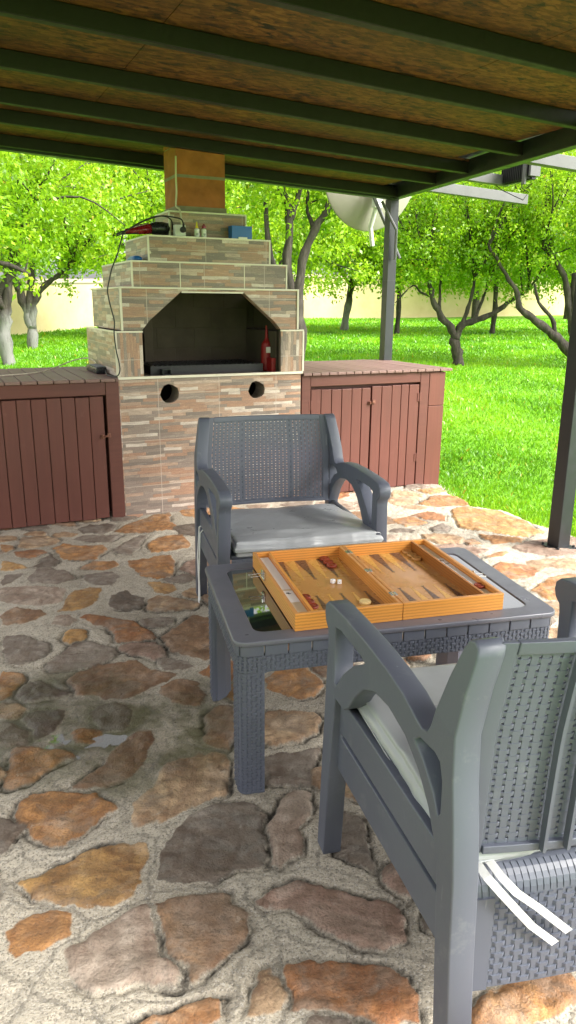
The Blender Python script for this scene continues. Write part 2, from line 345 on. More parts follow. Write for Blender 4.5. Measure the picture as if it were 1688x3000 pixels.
STONES=[
('o',[(-0.87,1.98),(-0.87,2.07),(-0.83,2.09),(-0.73,2.07),(-0.65,2.04),(-0.66,2.01),(-0.71,1.95),(-0.74,1.89),(-0.80,1.86),(-0.83,1.88)]),
('b',[(-0.58,1.96),(-0.56,2.05),(-0.52,2.14),(-0.44,2.18),(-0.41,2.11),(-0.43,1.99),(-0.46,1.93),(-0.52,1.86),(-0.61,1.86),(-0.63,1.87)]),
('o',[(-0.76,1.81),(-0.73,1.84),(-0.66,1.85),(-0.56,1.84),(-0.47,1.76),(-0.52,1.69),(-0.55,1.63),(-0.59,1.62),(-0.66,1.66),(-0.73,1.71),(-0.76,1.77)]),
('y',[(-0.65,1.51),(-0.61,1.53),(-0.54,1.58),(-0.48,1.64),(-0.40,1.66),(-0.37,1.65),(-0.36,1.57),(-0.35,1.49),(-0.38,1.45),(-0.45,1.42),(-0.54,1.43),(-0.59,1.46),(-0.63,1.49)]),
('t',[(-0.43,1.71),(-0.43,1.79),(-0.40,1.86),(-0.39,1.95),(-0.35,2.02),(-0.28,2.05),(-0.17,2.04),(-0.15,1.91),(-0.17,1.83),(-0.25,1.78),(-0.30,1.73),(-0.34,1.70)]),
('k',[(-0.33,1.53),(-0.34,1.61),(-0.31,1.69),(-0.24,1.77),(-0.15,1.81),(-0.09,1.79),(-0.04,1.75),(-0.03,1.67),(-0.03,1.57),(-0.11,1.55),(-0.17,1.52),(-0.26,1.52)]),
('p',[(-0.40,1.21),(-0.46,1.25),(-0.47,1.30),(-0.43,1.35),(-0.39,1.41),(-0.32,1.46),(-0.30,1.44),(-0.28,1.38),(-0.26,1.31),(-0.22,1.27),(-0.22,1.23),(-0.29,1.23),(-0.34,1.21)]),
('b',[(-0.31,1.46),(-0.25,1.48),(-0.17,1.49),(-0.13,1.47),(-0.09,1.41),(-0.09,1.36),(-0.13,1.31),(-0.16,1.28),(-0.19,1.24),(-0.21,1.24),(-0.22,1.28),(-0.25,1.31),(-0.27,1.38),(-0.29,1.44)]),
('m',[(-0.07,1.44),(-0.03,1.50),(0.04,1.54),(0.10,1.52),(0.17,1.49),(0.25,1.45),(0.28,1.41),(0.27,1.34),(0.20,1.32),(0.12,1.34),(0.06,1.37),(-0.00,1.40),(-0.06,1.41)]),
('r',[(-0.03,1.27),(0.06,1.28),(0.14,1.30),(0.24,1.28),(0.27,1.26),(0.28,1.14),(-0.01,1.14),(-0.01,1.19),(-0.02,1.24)]),
('t',[(-0.08,1.27),(-0.05,1.27),(-0.03,1.24),(-0.01,1.19),(-0.02,1.14),(-0.09,1.14),(-0.08,1.20)]),
('o',[(-0.31,1.14),(-0.25,1.17),(-0.20,1.20),(-0.16,1.22),(-0.13,1.21),(-0.12,1.14)]),
('b',[(-0.28,2.10),(-0.29,2.23),(-0.25,2.34),(-0.19,2.34),(-0.17,2.05),(-0.23,2.07)]),
('t',[(-0.08,2.12),(-0.09,2.27),(-0.01,2.33),(0.12,2.29),(0.12,2.17),(0.03,2.13),(-0.05,2.10)]),
('g',[(-0.08,2.01),(-0.01,2.07),(0.11,2.09),(0.10,1.90),(0.02,1.88),(-0.07,1.88)]),
('p',[(-0.03,1.76),(-0.01,1.84),(0.08,1.86),(0.07,1.63),(0.00,1.57),(-0.02,1.59)]),
('k',[(0.14,1.68),(0.17,1.78),(0.22,1.74),(0.25,1.58),(0.23,1.55),(0.15,1.63)]),
('o',[(0.39,1.22),(0.50,1.27),(0.63,1.28),(0.62,1.17),(0.38,1.14)]),
('o',[(0.73,1.42),(0.83,1.44),(0.82,1.31),(0.69,1.28)]),
('y',[(-1.06,3.16),(-1.07,3.28),(-1.06,3.40),(-0.97,3.46),(-0.91,3.43),(-0.90,3.32),(-0.93,3.21),(-0.99,3.16)]),
('g',[(-1.34,3.56),(-1.32,3.70),(-1.24,3.73),(-1.13,3.66),(-1.08,3.59),(-1.11,3.49),(-1.21,3.49),(-1.29,3.49)]),
('p',[(-1.42,3.42),(-1.38,3.45),(-1.19,3.47),(-1.09,3.40),(-1.07,3.28),(-1.15,3.22),(-1.26,3.23),(-1.36,3.27)]),
('r',[(-0.93,3.07),(-0.92,3.13),(-0.78,3.07),(-0.67,3.04),(-0.57,2.92),(-0.54,2.87),(-0.60,2.83),(-0.70,2.82),(-0.78,2.95),(-0.86,2.98)]),
('g',[(-1.22,2.89),(-1.14,2.91),(-1.01,2.85),(-0.97,2.77),(-1.00,2.66),(-1.04,2.61),(-1.10,2.64),(-1.14,2.70)]),
('g',[(-0.95,2.59),(-0.93,2.70),(-0.90,2.82),(-0.81,2.84),(-0.69,2.78),(-0.67,2.73),(-0.73,2.63),(-0.83,2.58),(-0.91,2.56)]),
('o',[(-1.10,2.57),(-0.99,2.56),(-0.97,2.50),(-0.98,2.41),(-0.98,2.36),(-1.02,2.36)]),
('k',[(-0.97,2.40),(-0.97,2.47),(-0.92,2.50),(-0.83,2.46),(-0.77,2.44),(-0.77,2.40),(-0.85,2.37),(-0.93,2.36)]),
('k',[(-0.90,2.26),(-0.89,2.31),(-0.81,2.32),(-0.77,2.30),(-0.76,2.24),(-0.78,2.17),(-0.81,2.13),(-0.85,2.19)]),
('k',[(-0.69,2.30),(-0.66,2.35),(-0.59,2.36),(-0.52,2.30),(-0.51,2.23),(-0.54,2.17),(-0.60,2.19),(-0.66,2.24)]),
('b',[(-0.47,2.40),(-0.46,2.47),(-0.40,2.52),(-0.31,2.51),(-0.30,2.40),(-0.31,2.33),(-0.38,2.32)]),
('y',[(-0.72,3.52),(-0.66,3.54),(-0.58,3.50),(-0.55,3.42),(-0.58,3.35),(-0.66,3.39)]),
('k',[(-0.85,3.24),(-0.86,3.34),(-0.79,3.41),(-0.69,3.29),(-0.70,3.19),(-0.78,3.19)]),
('o',[(-0.88,3.82),(-0.81,3.90),(-0.64,3.93),(-0.58,3.80),(-0.59,3.67),(-0.68,3.59),(-0.77,3.59),(-0.83,3.71)]),
('o',[(-1.09,3.71),(-1.07,3.84),(-0.94,3.84),(-0.90,3.75),(-0.98,3.71)]),
('g',[(-1.06,3.62),(-0.99,3.68),(-0.89,3.66),(-0.86,3.57),(-0.86,3.45),(-1.00,3.49)]),
('t',[(-1.57,4.07),(-1.58,4.24),(-1.46,4.29),(-1.34,4.20),(-1.36,4.13),(-1.42,4.05),(-1.50,4.02)]),
('o',[(-1.35,4.03),(-1.32,4.14),(-1.17,4.09),(-1.06,4.13),(-1.02,4.01),(-1.04,3.87),(-1.12,3.84),(-1.22,3.86)]),
('k',[(-1.37,3.73),(-1.36,3.86),(-1.32,3.95),(-1.22,3.82),(-1.24,3.75),(-1.31,3.73)]),
('g',[(-1.29,4.20),(-1.23,4.31),(-1.10,4.33),(-0.99,4.29),(-1.03,4.24),(-1.07,4.16),(-1.18,4.14)]),
('o',[(-1.08,4.40),(-1.01,4.60),(-0.88,4.76),(-0.79,4.81),(-0.70,4.50),(-0.74,4.40),(-0.88,4.36),(-1.00,4.36)]),
('g',[(-1.00,4.01),(-0.96,4.19),(-0.90,4.32),(-0.84,4.31),(-0.85,4.09),(-0.88,3.94),(-0.96,3.94)]),
('o',[(-0.82,4.16),(-0.78,4.29),(-0.65,4.33),(-0.56,4.17),(-0.56,4.08),(-0.65,3.99),(-0.79,3.97)]),
('o',[(-1.68,4.11),(-1.60,4.13),(-1.57,4.04),(-1.61,3.95)]),
('r',[(-1.57,3.98),(-1.45,4.01),(-1.34,3.96),(-1.42,3.88),(-1.52,3.90)]),
('y',[(-1.58,3.85),(-1.44,3.80),(-1.39,3.73),(-1.46,3.69),(-1.52,3.69)]),
('g',[(-1.49,3.62),(-1.37,3.64),(-1.39,3.47),(-1.42,3.44)]),
('b',[(-1.29,3.08),(-1.25,3.19),(-1.13,3.18),(-1.09,3.12),(-1.15,3.01),(-1.22,2.98),(-1.26,2.99)]),
('p',[(-1.06,3.09),(-0.99,3.12),(-0.93,3.04),(-0.95,2.98),(-1.05,3.00)]),
('t',[(-1.47,3.15),(-1.39,3.23),(-1.32,3.12),(-1.29,2.98),(-1.41,2.99)]),
('r',[(-1.39,2.87),(-1.26,2.89),(-1.16,2.67),(-1.25,2.63)]),
('y',[(1.12,4.93),(1.26,5.01),(1.45,4.94),(1.57,4.66),(1.61,4.43),(1.47,4.35),(1.34,4.40),(1.20,4.46),(1.10,4.52)]),
('o',[(1.18,4.40),(1.33,4.35),(1.46,4.31),(1.39,4.21),(1.19,4.20)]),
('o',[(0.90,5.13),(1.09,5.39),(1.27,5.37),(1.35,5.09),(1.23,5.04),(1.02,5.00)]),
('t',[(0.70,5.18),(0.78,5.47),(0.93,5.50),(1.03,5.36),(0.87,5.09),(0.75,5.02)]),
('o',[(0.67,4.70),(0.82,4.76),(0.92,4.64),(0.73,4.51)]),
('r',[(0.81,4.80),(0.95,4.92),(1.09,4.81),(1.04,4.69),(0.91,4.70)]),
('m',[(1.30,4.13),(1.44,4.25),(1.62,4.35),(1.77,4.35),(1.75,4.14),(1.63,3.98),(1.45,3.98),(1.34,4.04)]),
('t',[(1.31,3.89),(1.45,3.95),(1.62,3.94),(1.55,3.77),(1.40,3.77),(1.32,3.71)]),
('o',[(1.10,3.95),(1.21,4.05),(1.29,4.04),(1.22,3.96)]),
('o',[(1.05,4.27),(1.13,4.31),(1.15,4.22),(1.07,4.16)]),
('g',[(0.88,4.51),(0.99,4.61),(1.03,4.52),(1.00,4.41),(0.91,4.43)]),
('y',[(0.98,5.51),(1.18,5.61),(1.21,5.48),(1.07,5.42)]),
('o',[(0.60,5.40),(0.70,5.35),(0.67,5.02),(0.56,4.91)]),
('o',[(1.23,3.47),(1.36,3.64),(1.48,3.71),(1.54,3.69),(1.36,3.33),(1.26,3.35)]),
('r',[(0.46,2.73),(0.50,2.77),(0.58,2.79),(0.60,2.73),(0.53,2.69)]),
('o',[(-0.11,2.51),(-0.04,2.61),(0.00,2.65),(0.06,2.64),(0.11,2.56),(0.15,2.51),(0.13,2.44),(0.06,2.40),(0.00,2.41),(-0.07,2.46)]),
('t',[(-0.09,2.28),(-0.06,2.32),(0.01,2.32),(0.08,2.29),(0.13,2.26),(0.12,2.19),(0.06,2.16),(-0.06,2.10),(-0.09,2.16)])]
# ------------------------------------------------------------ noise on arrays
def vnoise(x,y,seed,sc):
    r=np.random.default_rng(seed).random((256,256));x=x*sc;y=y*sc
    xi=np.floor(x).astype(int);yi=np.floor(y).astype(int);fx=x-xi;fy=y-yi;fx=fx*fx*(3-2*fx);fy=fy*fy*(3-2*fy)
    g=lambda a,b:r[a&255,b&255]
    return (g(xi,yi)*(1-fx)+g(xi+1,yi)*fx)*(1-fy)+(g(xi,yi+1)*(1-fx)+g(xi+1,yi+1)*fx)*fy
def fbm(x,y,seed,sc,o=4,p=.5):
    s=0;a=1;t=0
    for k in range(o):s=s+a*vnoise(x,y,seed+k,sc*2**k);t+=a;a*=p
    return s/t
# ------------------------------------------------------------ stone patio
SCOL={'o':(.54,.28,.105),'r':(.45,.205,.08),'y':(.60,.36,.13),'t':(.56,.40,.24),'b':(.35,.215,.12),'g':(.30,.265,.22),'k':(.19,.168,.138),'p':(.50,.41,.325),'m':(.40,.28,.215)}
PATIO=[(-3.4,.1),(3.1,.1),(2.95,1.4),(2.6,2.6),(2.25,3.4),(1.98,3.95),(1.775,4.372),(1.688,4.533),(1.594,4.753),(1.505,4.993),(1.324,5.091),(1.245,5.5),(1.2,5.75),(.9,6.9),(-2.2,6.0),(-3.4,5.3)]
def sd_poly(px,py,poly):
    d=np.full(px.shape,1e9);ins=np.zeros(px.shape,bool);n=len(poly)
    for i in range(n):
        ax,ay=poly[i];bx,by=poly[(i+1)%n];ex,ey=bx-ax,by-ay;wx,wy=px-ax,py-ay
        t=np.clip((wx*ex+wy*ey)/(ex*ex+ey*ey+1e-12),0,1);d=np.minimum(d,(wx-ex*t)**2+(wy-ey*t)**2)
        c=((ay<=py)&(by>py))|((by<=py)&(ay>py))
        if ey!=0:ins^=c&(px<ax+ex*(py-ay)/ey)
    d=np.sqrt(d);return np.where(ins,d,-d)
def build_patio():
    xs=np.concatenate([np.arange(-3.4,-1.9,.03),np.arange(-1.9,1.9,.0085),np.arange(1.9,3.1,.03)])
    ys=[.1]
    while ys[-1]<6.9:ys.append(ys[-1]+max(.0075,.0036*ys[-1]))
    ys=np.array(ys);X,Y=np.meshgrid(xs,ys);sh=X.shape;x=X.ravel();y=Y.ravel()
    wx=x+(fbm(x,y,11,5,5,.62)-.5)*.10;wy=y+(fbm(x,y,31,5,5,.62)-.5)*.11
    D=np.full(x.shape,-1.);rnd=np.zeros(x.shape);col=np.zeros((len(x),3));col[:]=SCOL['t']
    def put(poly,cc,seed):
        p=np.array(poly);m=(wx>p[:,0].min()-.35)&(wx<p[:,0].max()+.35)&(wy>p[:,1].min()-.35)&(wy<p[:,1].max()+.35)
        idx=np.nonzero(m)[0];s=sd_poly(wx[idx],wy[idx],poly)-.004;b=s>D[idx];k=idx[b];D[k]=s[b];rnd[k]=(seed*.6180339)%1
        c=np.array(SCOL[cc])*(1+.22*(((seed*.7548)%1)-.5));col[k]=c
    for i,(c,p) in enumerate(STONES):put(p,c,i+1)
    pin=sd_poly(x,y,PATIO)
    r2=np.random.default_rng(5);cnt=0
    cand=r2.choice(len(x),9000,replace=False)
    for k in cand:
        if pin[k]<.04 or y[k]<.3:continue
        r=min(-D[k]-.006,.24)
        if r<.06:continue
        a0=r2.random()*6.3;poly=[];ct=(wx[k],wy[k])
        for j in range(7):
            a=a0+j*2*math.pi/7+r2.normal()*.16;q=r*(.88+.38*r2.random());poly.append((ct[0]+q*math.cos(a)*1.12,ct[1]+q*math.sin(a)*.9))
        put(poly,'ootybgkprmtg'[r2.integers(12)],100+cnt);cnt+=1
        if cnt>420:break
    # relief
    prof=np.clip((D+.003)/(.006+.016*fbm(x,y,410,6,2)),0,1);prof=prof*prof*(3-2*prof)
    rough=(fbm(x,y,3,9,5,.6)-.5);fine=(fbm(x,y,9,45,3,.6)-.5)
    tilt=np.sin(rnd*40)*(fbm(x,y,77,1.5,2)-.5)*.02
    emb=.35+1.1*fbm(x,y,88,1.7,2)
    z=prof*(.0042*emb+tilt*.5+rough*.013)+(1-prof)*(rough*.011+.0012)+fine*.008
    # layered ledges on some stones
    led=fbm(x+rnd*9,y*1.6+rnd*5,21,5.5,5,.6)
    for q in(.44,.52,.58):z+=prof*.0026*np.clip((led-q)*70,0,1)
    crev=np.exp(-((D+.006)/.006)**2)*np.clip((fbm(x,y,55,3.2,3)-.44)*9,0,1);z-=crev*.011
    pd=np.sqrt(((x+.65)/.26)**2+((y-2.16)/.15)**2);dip=np.clip(1-pd,0,1);z-=.0125*dip**.6;z+=(fbm(x,y,301,15,4,.6)-.5)*.022*np.clip(1.3-pd,0,1)
    wd=np.sqrt(((x+.70)/.62)**2+((y-2.22)/.36)**2);wet=np.clip((1.15-wd+(fbm(x,y,91,4,3)-.5)*.9)*2.2,0,1)
    edge=np.clip((pin+(fbm(x,y,15,6,3)-.5)*.09)/.035,0,1);z=z*edge-(1-edge)*.06
    keep=pin>-.12
    ny,nx=sh;i=np.arange(ny-1)[:,None]*nx+np.arange(nx-1)[None,:];F=np.stack([i,i+1,i+nx+1,i+nx],-1).reshape(-1,4)
    F=F[keep[F].all(1)]
    c4=np.concatenate([col,np.ones((len(x),1))],1)
    sm=np.clip(D/.016+.5,0,1)
    me=np_mesh('patio',np.stack([x,y,z],1),F,{'sm':('FLOAT',sm),'sc':('FLOAT_COLOR',c4),'wet':('FLOAT',wet),'crev':('FLOAT',crev),'rnd':('FLOAT',rnd)},True)
    tag(link('patio',me,M['patio']),'stone paved patio of irregular orange and grey slabs set in rough mortar','patio',kind='structure')
build_patio()
# puddle: a level sheet of water, its outline is where the rough paving stands out of it
mb=MB();mb.prism([(-.667+.27*math.cos(a)*(1+.2*math.sin(3*a)),2.155+.15*math.sin(a)) for a in [k*math.pi/16 for k in range(32)]],-.03,-.0092)
tag(mb.build('puddle',M['water']),'small rain puddle lying between dark stones of the patio','puddle',kind='structure')

# ------------------------------------------------------------ lawn and grass
def lz(x,y):
    t=np.maximum(y-5.6,0);return -.03+.033*np.minimum(t,60)*np.clip(t/2.,.0,1)+(fbm(x+90,y+90,61,.5,3)-.5)*.07*np.clip((y-3)/6,0,1)
def lzs(x,y):return float(lz(np.array([float(x)]),np.array([float(y)]))[0])
def build_lawn():
    g=np.concatenate([-np.geomspace(260,14,22),np.linspace(-13,13,100),np.geomspace(14,260,22)]);h=np.concatenate([np.linspace(-260,-12,16),np.linspace(-11,45,190),np.geomspace(46,400,26)])
    X,Y=np.meshgrid(g,h);ny,nx=X.shape;x=X.ravel();y=Y.ravel();z=lz(x,y)
    dd=sd_poly(x,y,PATIO);z=np.where(dd>-.1,-.12,z)
    i=np.arange(ny-1)[:,None]*nx+np.arange(nx-1)[None,:];F=np.stack([i,i+1,i+nx+1,i+nx],-1).reshape(-1,4)
    tag(link('lawn',np_mesh('lawn',np.stack([x,y,z],1),F,None,True),M['lawn']),'gently rising lawn around the patio','lawn',kind='structure')
build_lawn()
def build_grass():
    N=430000;u=rng.random(N);y=2.4*(30/2.4)**u;hw=.52*y+1.2;x=(rng.random(N)*2-1)*hw
    dd=sd_poly(x,y,PATIO);k=dd<.015+(fbm(x,y,15,6,3)-.5)*.1;k&=~((x<-.2)&(y<5.5)&(x>-1.9));x=x[k];y=y[k];n=len(x)
    cl=fbm(x,y,71,2.2,3);z=lz(x,y)-.01
    H=(.016+.030*rng.random(n)**1.5)*(.65+.8*cl)*np.clip(.9+.05*y,1,1.9);W=(.0024+.0020*rng.random(n))*np.clip(y/4.2,1,6)
    a=rng.random(n)*6.283;b=rng.random(n)*6.283;ln=H*(.25+.6*rng.random(n))
    p=np.stack([x,y,z],1);sd=np.stack([np.cos(a),np.sin(a),0*a],1)*W[:,None];tip=p+np.stack([np.cos(b)*ln,np.sin(b)*ln,H],1);mid=p+np.stack([np.cos(b)*ln*.35,np.sin(b)*ln*.35,H*.6],1)
    V=np.stack([p-sd,p+sd,mid+sd*.7,tip],1).reshape(-1,3);F=np.arange(4*n).reshape(-1,4)
    lc=np.clip(rng.random(n)*.5+(fbm(x,y,171,.9,3)-.5)*1.5+cl*.4,0,.9);lc[rng.random(n)<.01]=1
    tag(link('grass',np_mesh('grass',V,F,{'lc':('FLOAT',np.repeat(lc,4))}),M['grass']),'short bright green mown grass of the lawn','grass',kind='stuff')
build_grass()

# ------------------------------------------------------------ boundary wall
WP=[(-13,7.5),(-7.64,20.14),(-6.26,23.94),(-4.6,27.9),(.44,30.0),(5.74,31.9),(16,36.2),(30,41)]
w=MB()
for (ax,ay),(bx,by) in zip(WP[:-1],WP[1:]):
    L=math.hypot(bx-ax,by-ay);n=max(1,int(L/2));nx,ny=-(by-ay)/L*.1,(bx-ax)/L*.1
    for k in range(n):
        p=[(ax+(bx-ax)*t,ay+(by-ay)*t) for t in(k/n,(k+1)/n)];zz=[lzs(*q) for q in p]
        for i in(0,1):zz[i]-=.1
        (x0,y0),(x1,y1)=p
        top=1.62 if ax>-5 else 1.42
        vs=[(x0+nx*s,y0+ny*s,zz[0]+h) for s in(-1,1) for h in(0,top)]+[(x1+nx*s,y1+ny*s,zz[1]+h) for s in(-1,1) for h in(0,top)]
        w.add(vs,[(0,1,5,4),(2,6,7,3),(1,3,7,5),(0,4,6,2)])
gw=empty('garden_wall',(0,0,0));tag(gw,'long low yellow rendered wall behind the orchard trees','wall')
w.build('wall_face',M['wall'],gw)
cp=MB()
for (ax,ay),(bx,by) in zip(WP[:-1],WP[1:]):
    top=1.62 if ax>-5 else 1.42
    cp.tube([(ax,ay,lzs(ax,ay)-.1+top+.02),((ax+bx)/2,(ay+by)/2,lzs((ax+bx)/2,(ay+by)/2)-.1+top+.02),(bx,by,lzs(bx,by)-.1+top+.02)],.13,6)
cp.build('coping',mat_plain('grey_coping',(.33,.28,.2),.9),gw)

# ------------------------------------------------------------ fireplace (its own frame: x along the front, y to the back)
GA=(-1.064,4.699,0);GR=25.2
fp=empty('fireplace',GA,GR);tag(fp,'stepped outdoor fireplace clad in stone-look tiles with an open arched hearth','fireplace')
def tileplate(name,outl,holes,depth,Mx,parent,rot=False,off=(0,0),mat='tile'):
    me=plate(outl,holes,depth,.0015,Mx);box_uv(me,rot,off);return link(name,me,M[mat],parent)
def rect(a,b,c,d):return [(a,c),(b,c),(b,d),(a,d)]
def hexa(cx,cz,r,sq=.0):
    return [(cx+r*math.cos(k*math.pi/6+.1)*(1+.06*math.sin(k*2.3)),cz+r*math.sin(k*math.pi/6+.1)*(1+.05*math.cos(k*1.7))) for k in range(12)]
base=tileplate('base',rect(0,1.266,-.06,.894),[hexa(.323,.797,.062),hexa(.933,.797,.060)],.03,T(0,.015,0)@XZ,fp)
b=MB();b.box(.0,1.266,.031,.055,-.06,.72);b.box(.0,.24,.0315,.055,.722,.88);b.box(.41,.85,.0315,.055,.722,.88);b.box(1.02,1.266,.0315,.055,.722,.88);b.box(.02,.05,.056,.9,-.06,.88);b.box(1.216,1.246,.056,.9,-.06,.88);b.box(.02,1.246,.88,.92,-.06,.88)
b.build('core',M['soot'],fp)
for cx in(.323,.933):
    ho=MB();v=[]
    pr=[(.0665,0),(.075,.0),(.075,.16),(.070,.16),(.0665,.0)]
    for q,(rad,yy) in enumerate(pr):
        for k in range(24):a=k*math.pi/12;v.append((cx+rad*math.cos(a)*(1+.03*math.sin(k*1.9)),.0310+yy,.797+rad*math.sin(a)*(1+.03*math.cos(k*2.3))))
    ho.add(v,[(q*24+k,q*24+(k+1)%24,q*24+24+(k+1)%24,q*24+24+k) for q in range(4) for k in range(24)]);ho.build('air_hole',M['mortar'],fp)
me=plate(rect(-.02,.92,-.06,.894),[],.03,.0015,T(.0,0,0)@YZ);me.transform(T(-.012,.02,0));box_uv(me,off=(.2,0));link('side_panel',me,M['tile'],fp)
me=plate(rect(0,.90,-.06,.894),[],.03,.0015,T(1.252,.02,0)@YZ);box_uv(me,off=(.2,0));link('side_panel',me,M['tile'],fp)
h=MB();h.box(-.004,1.272,-.006,.92,.895,.906);h.build('hearth_floor',M['hearth'],fp,bevel=.002)
tr=MB();tr.box(-.008,.642,-.013,-.004,.898,.914);tr.box(.644,1.276,-.0125,-.0035,.898,.914);tr.build('edge_trim',M['trim'],fp)
# pillars of the hearth
for x0,x1 in((-.008,.158),(1.109,1.277)):
    pil=tileplate('pillar',rect(x0,x1,.9145,1.184),[],.03,T(0,.008,0)@XZ,fp,rot=True,off=(.37*x1,0))
    c=MB();c.box(x0+.015,x1-.015,.024,.9,.908,1.182);c.build('core',M['soot'],pil)
    xs=x0 if x0<0 else x1
    me=plate(rect(.0,.92,.9145,1.184),[],.02,.0015,T(xs+(.010 if x0<0 else -.010),.0,0)@YZ);box_uv(me,off=(.1,0));me.transform(T(0,.024,0));link('side_panel',me,M['tile'],pil)
    t=MB();t.box(x0-.004,x1+.004,-.012,.0,1.184,1.194)
    if x0<0:t.box(x0-.006,x0+.006,-.0105,.004,.915,1.1835);t.box(x0-.004,x0+.006,.001,.93,1.184,1.194)
    else:t.box(x1-.006,x1+.006,-.0105,.004,.915,1.1835);t.box(x1-.006,x1+.004,.001,.93,1.184,1.194)
    t.build('edge_trim',M['trim'],pil)
# arch tier
arc=[(.04,1.1955),(.160,1.1955),(.209,1.255),(.422,1.433),(.842,1.433),(1.062,1.250),(1.112,1.1955),(1.232,1.1955),(1.232,1.447),(.04,1.447)]
ar=tileplate('arch',arc,[],.07,T(0,.038,0)@XZ,fp,off=(.05,.01))
t=MB();t.box(.030,1.242,-.006,.0025,1.447,1.457);t.box(.030,.042,-.005,.006,1.196,1.4465);t.box(1.230,1.242,-.005,.006,1.196,1.4465);t.box(.030,.044,.003,.93,1.4475,1.4565)
t.box(.424,.840,-.001,.006,1.425,1.4335);t.build('edge_trim',M['trim'],ar)
me=plate(rect(.075,.925,1.1955,1.447),[],.02,.0015,T(.052,0,0)@YZ);box_uv(me,off=(.3,.0));link('side_panel',me,M['tile'],ar)
me=plate(rect(.075,.925,1.1955,1.447),[],.02,.0015,T(1.220,0,0)@YZ);box_uv(me,off=(.3,.0));link('side_panel',me,M['tile'],ar)
# firebox walls
fb=MB()
zz=[.907,1.05,1.19,1.33,1.446]
for j in range(4):
    xs=[.15,.42,.70,.93,1.12] if j%2 else [.15,.30,.56,.83,1.12]
    for a,b_ in zip(xs[:-1],xs[1:]):fb.box(a+.002,b_-.002,.62+random.random()*.004,.66,zz[j]+.002,zz[j+1]-.002)
fb.box(.148,.1625,.074,.62,.907,1.182);fb.box(1.105,1.12,.074,.62,.907,1.182);fb.box(.066,.10,.074,.62,1.183,1.446);fb.box(1.17,1.208,.074,.62,1.183,1.446)
fb.box(.151,1.119,.6235,.659,.908,1.4455);fb.box(.066,1.208,.661,.9,.908,1.446);fb.box(.30,.36,.50,.618,.91,1.44)
fb.build('firebox',M['soot'],fp,bevel=.003)
# upper tiers
def tier(x0,x1,y0,y1,z0,z1,off,seam=()):
    q=tileplate('tier',rect(x0,x1,z0,z1-.010),[],.02,T(0,y0+.010,0)@XZ,fp,off=off)
    for xx,sg in((x0,1),(x1,-1)):
        me=plate(rect(y0+.021,y1,z0,z1-.010),[],.02,.0015,T(xx+sg*.010,0,0)@YZ);box_uv(me,off=(off[0]+.3,off[1]));link('side_panel',me,M['tile'],q)
    c=MB();c.box(x0+.021,x1-.021,y0+.021,y1,z0,z1-.004);c.build('top',M['mortar'],q)
    t=MB();t.box(x0-.003,x1+.003,y0-.005,y0+.004,z1-.0095,z1);t.box(x0-.003,x0+.007,y0-.004,y0+.005,z0,z1-.010);t.box(x1-.007,x1+.003,y0-.004,y0+.005,z0,z1-.010)
    t.box(x0-.003,x0+.006,y0+.005,y1,z1-.0095,z1);t.box(x1-.006,x1+.003,y0+.005,y1,z1-.0095,z1)
    for s in seam:t.box(s-.0025,s+.0025,y0-.0015,y0+.003,z0,z1-.0095)
    t.build('edge_trim',M['trim'],q);return q
tier(.112,1.153,.004,.86,1.4575,1.612,(.5,.33),(.418,.85))
tier(.222,1.034,.010,.60,1.6125,1.762,(.9,.62))
tier(.386,.903,.10,.42,1.7625,1.918,(.2,.91))
ch=MB()
for z0,z1 in((1.95,2.125),(2.13,2.30),(2.305,2.9)):
    ch.box(.452,.775,.135,.40,z0,z1)
ch.box(.456,.771,.139,.396,1.94,2.88,1)
cho=ch.build('chimney',[M['terra'],M['mortar']],fp,bevel=.004)
mo=MB();mo.box(.447,.781,.130,.405,1.919,1.952);mo.box(.4505,.7765,.1335,.4015,2.118,2.136);o=mo.build('mortar_joint',M['mortar'],cho)

# ------------------------------------------------------------ cabinets
def planks(mb,xs,z0,z1,y0=.0,y1=.018,gap=.0035):
    for a,b_ in zip(xs[:-1],xs[1:]):
        dz=random.uniform(-.003,.003);dy=random.uniform(-.0015,.0015);mb.box(a+gap/2,b_-gap/2,y0+dy,y1+dy,z0+dz,z1+dz)
def latch(parent,x,z):
    l=MB();l.tube([(x-.016,-.012,z-.004),(x-.006,-.03,z+.006),(x+.006,-.03,z+.006),(x+.016,-.012,z+.004)],.004,8);l.box(x-.030,x-.008,-.009,-.002,z-.014,z+.012);l.box(x+.010,x+.032,-.008,-.0015,z-.008,z+.018)
    l.tube([(x-.02,-.016,z-.012),(x-.02,-.016,z+.012)],.005,8);l.tube([(x-.02,-.020,z-.005),(x+.022,-.022,z+.003)],.0035,8)
    return l.build('latch',M['rust'],parent,bevel=.001)
def hinge(parent,x,z):
    l=MB();l.box(x-.018,x-.003,-.004,-.001,z-.032,z+.032);l.box(x+.003,x+.018,-.004,-.001,z-.032,z+.032);l.tube([(x,-.005,z-.034),(x,-.005,z+.034)],.0035,8)
    return l.build('hinge',M['cabV'],parent,bevel=.0008)
cl=empty('wooden_cabinet',GA,GR);tag(cl,'brown painted plank cabinet left of the fireplace with a charger on its top','cabinet')
f=MB();f.box(-.087,-.004,-.002,.03,-.02,.888);f.box(-.92,-.089,.0,.028,.806,.887);o=f.build('frame',M['cabH'],cl,bevel=.003)
f=MB();f.box(-.92,-.006,.20,.90,.0,.885);f.box(-.92,-.006,.045,.9,.80,.884);f.build('carcass',M['cabV'],cl)
d=MB();planks(d,[-1.05,-.965,-.88,-.792,-.706,-.622,-.538,-.449,-.362,-.279,-.192,-.104],.012,.798,.004,.024,.004);d.box(-1.05,-.106,.026,.034,.03,.78)
dl=d.build('door',M['cabV'],cl,bevel=.0035,seg=2)
latch(dl,-.103,.548)
d=MB();xx=-1.05
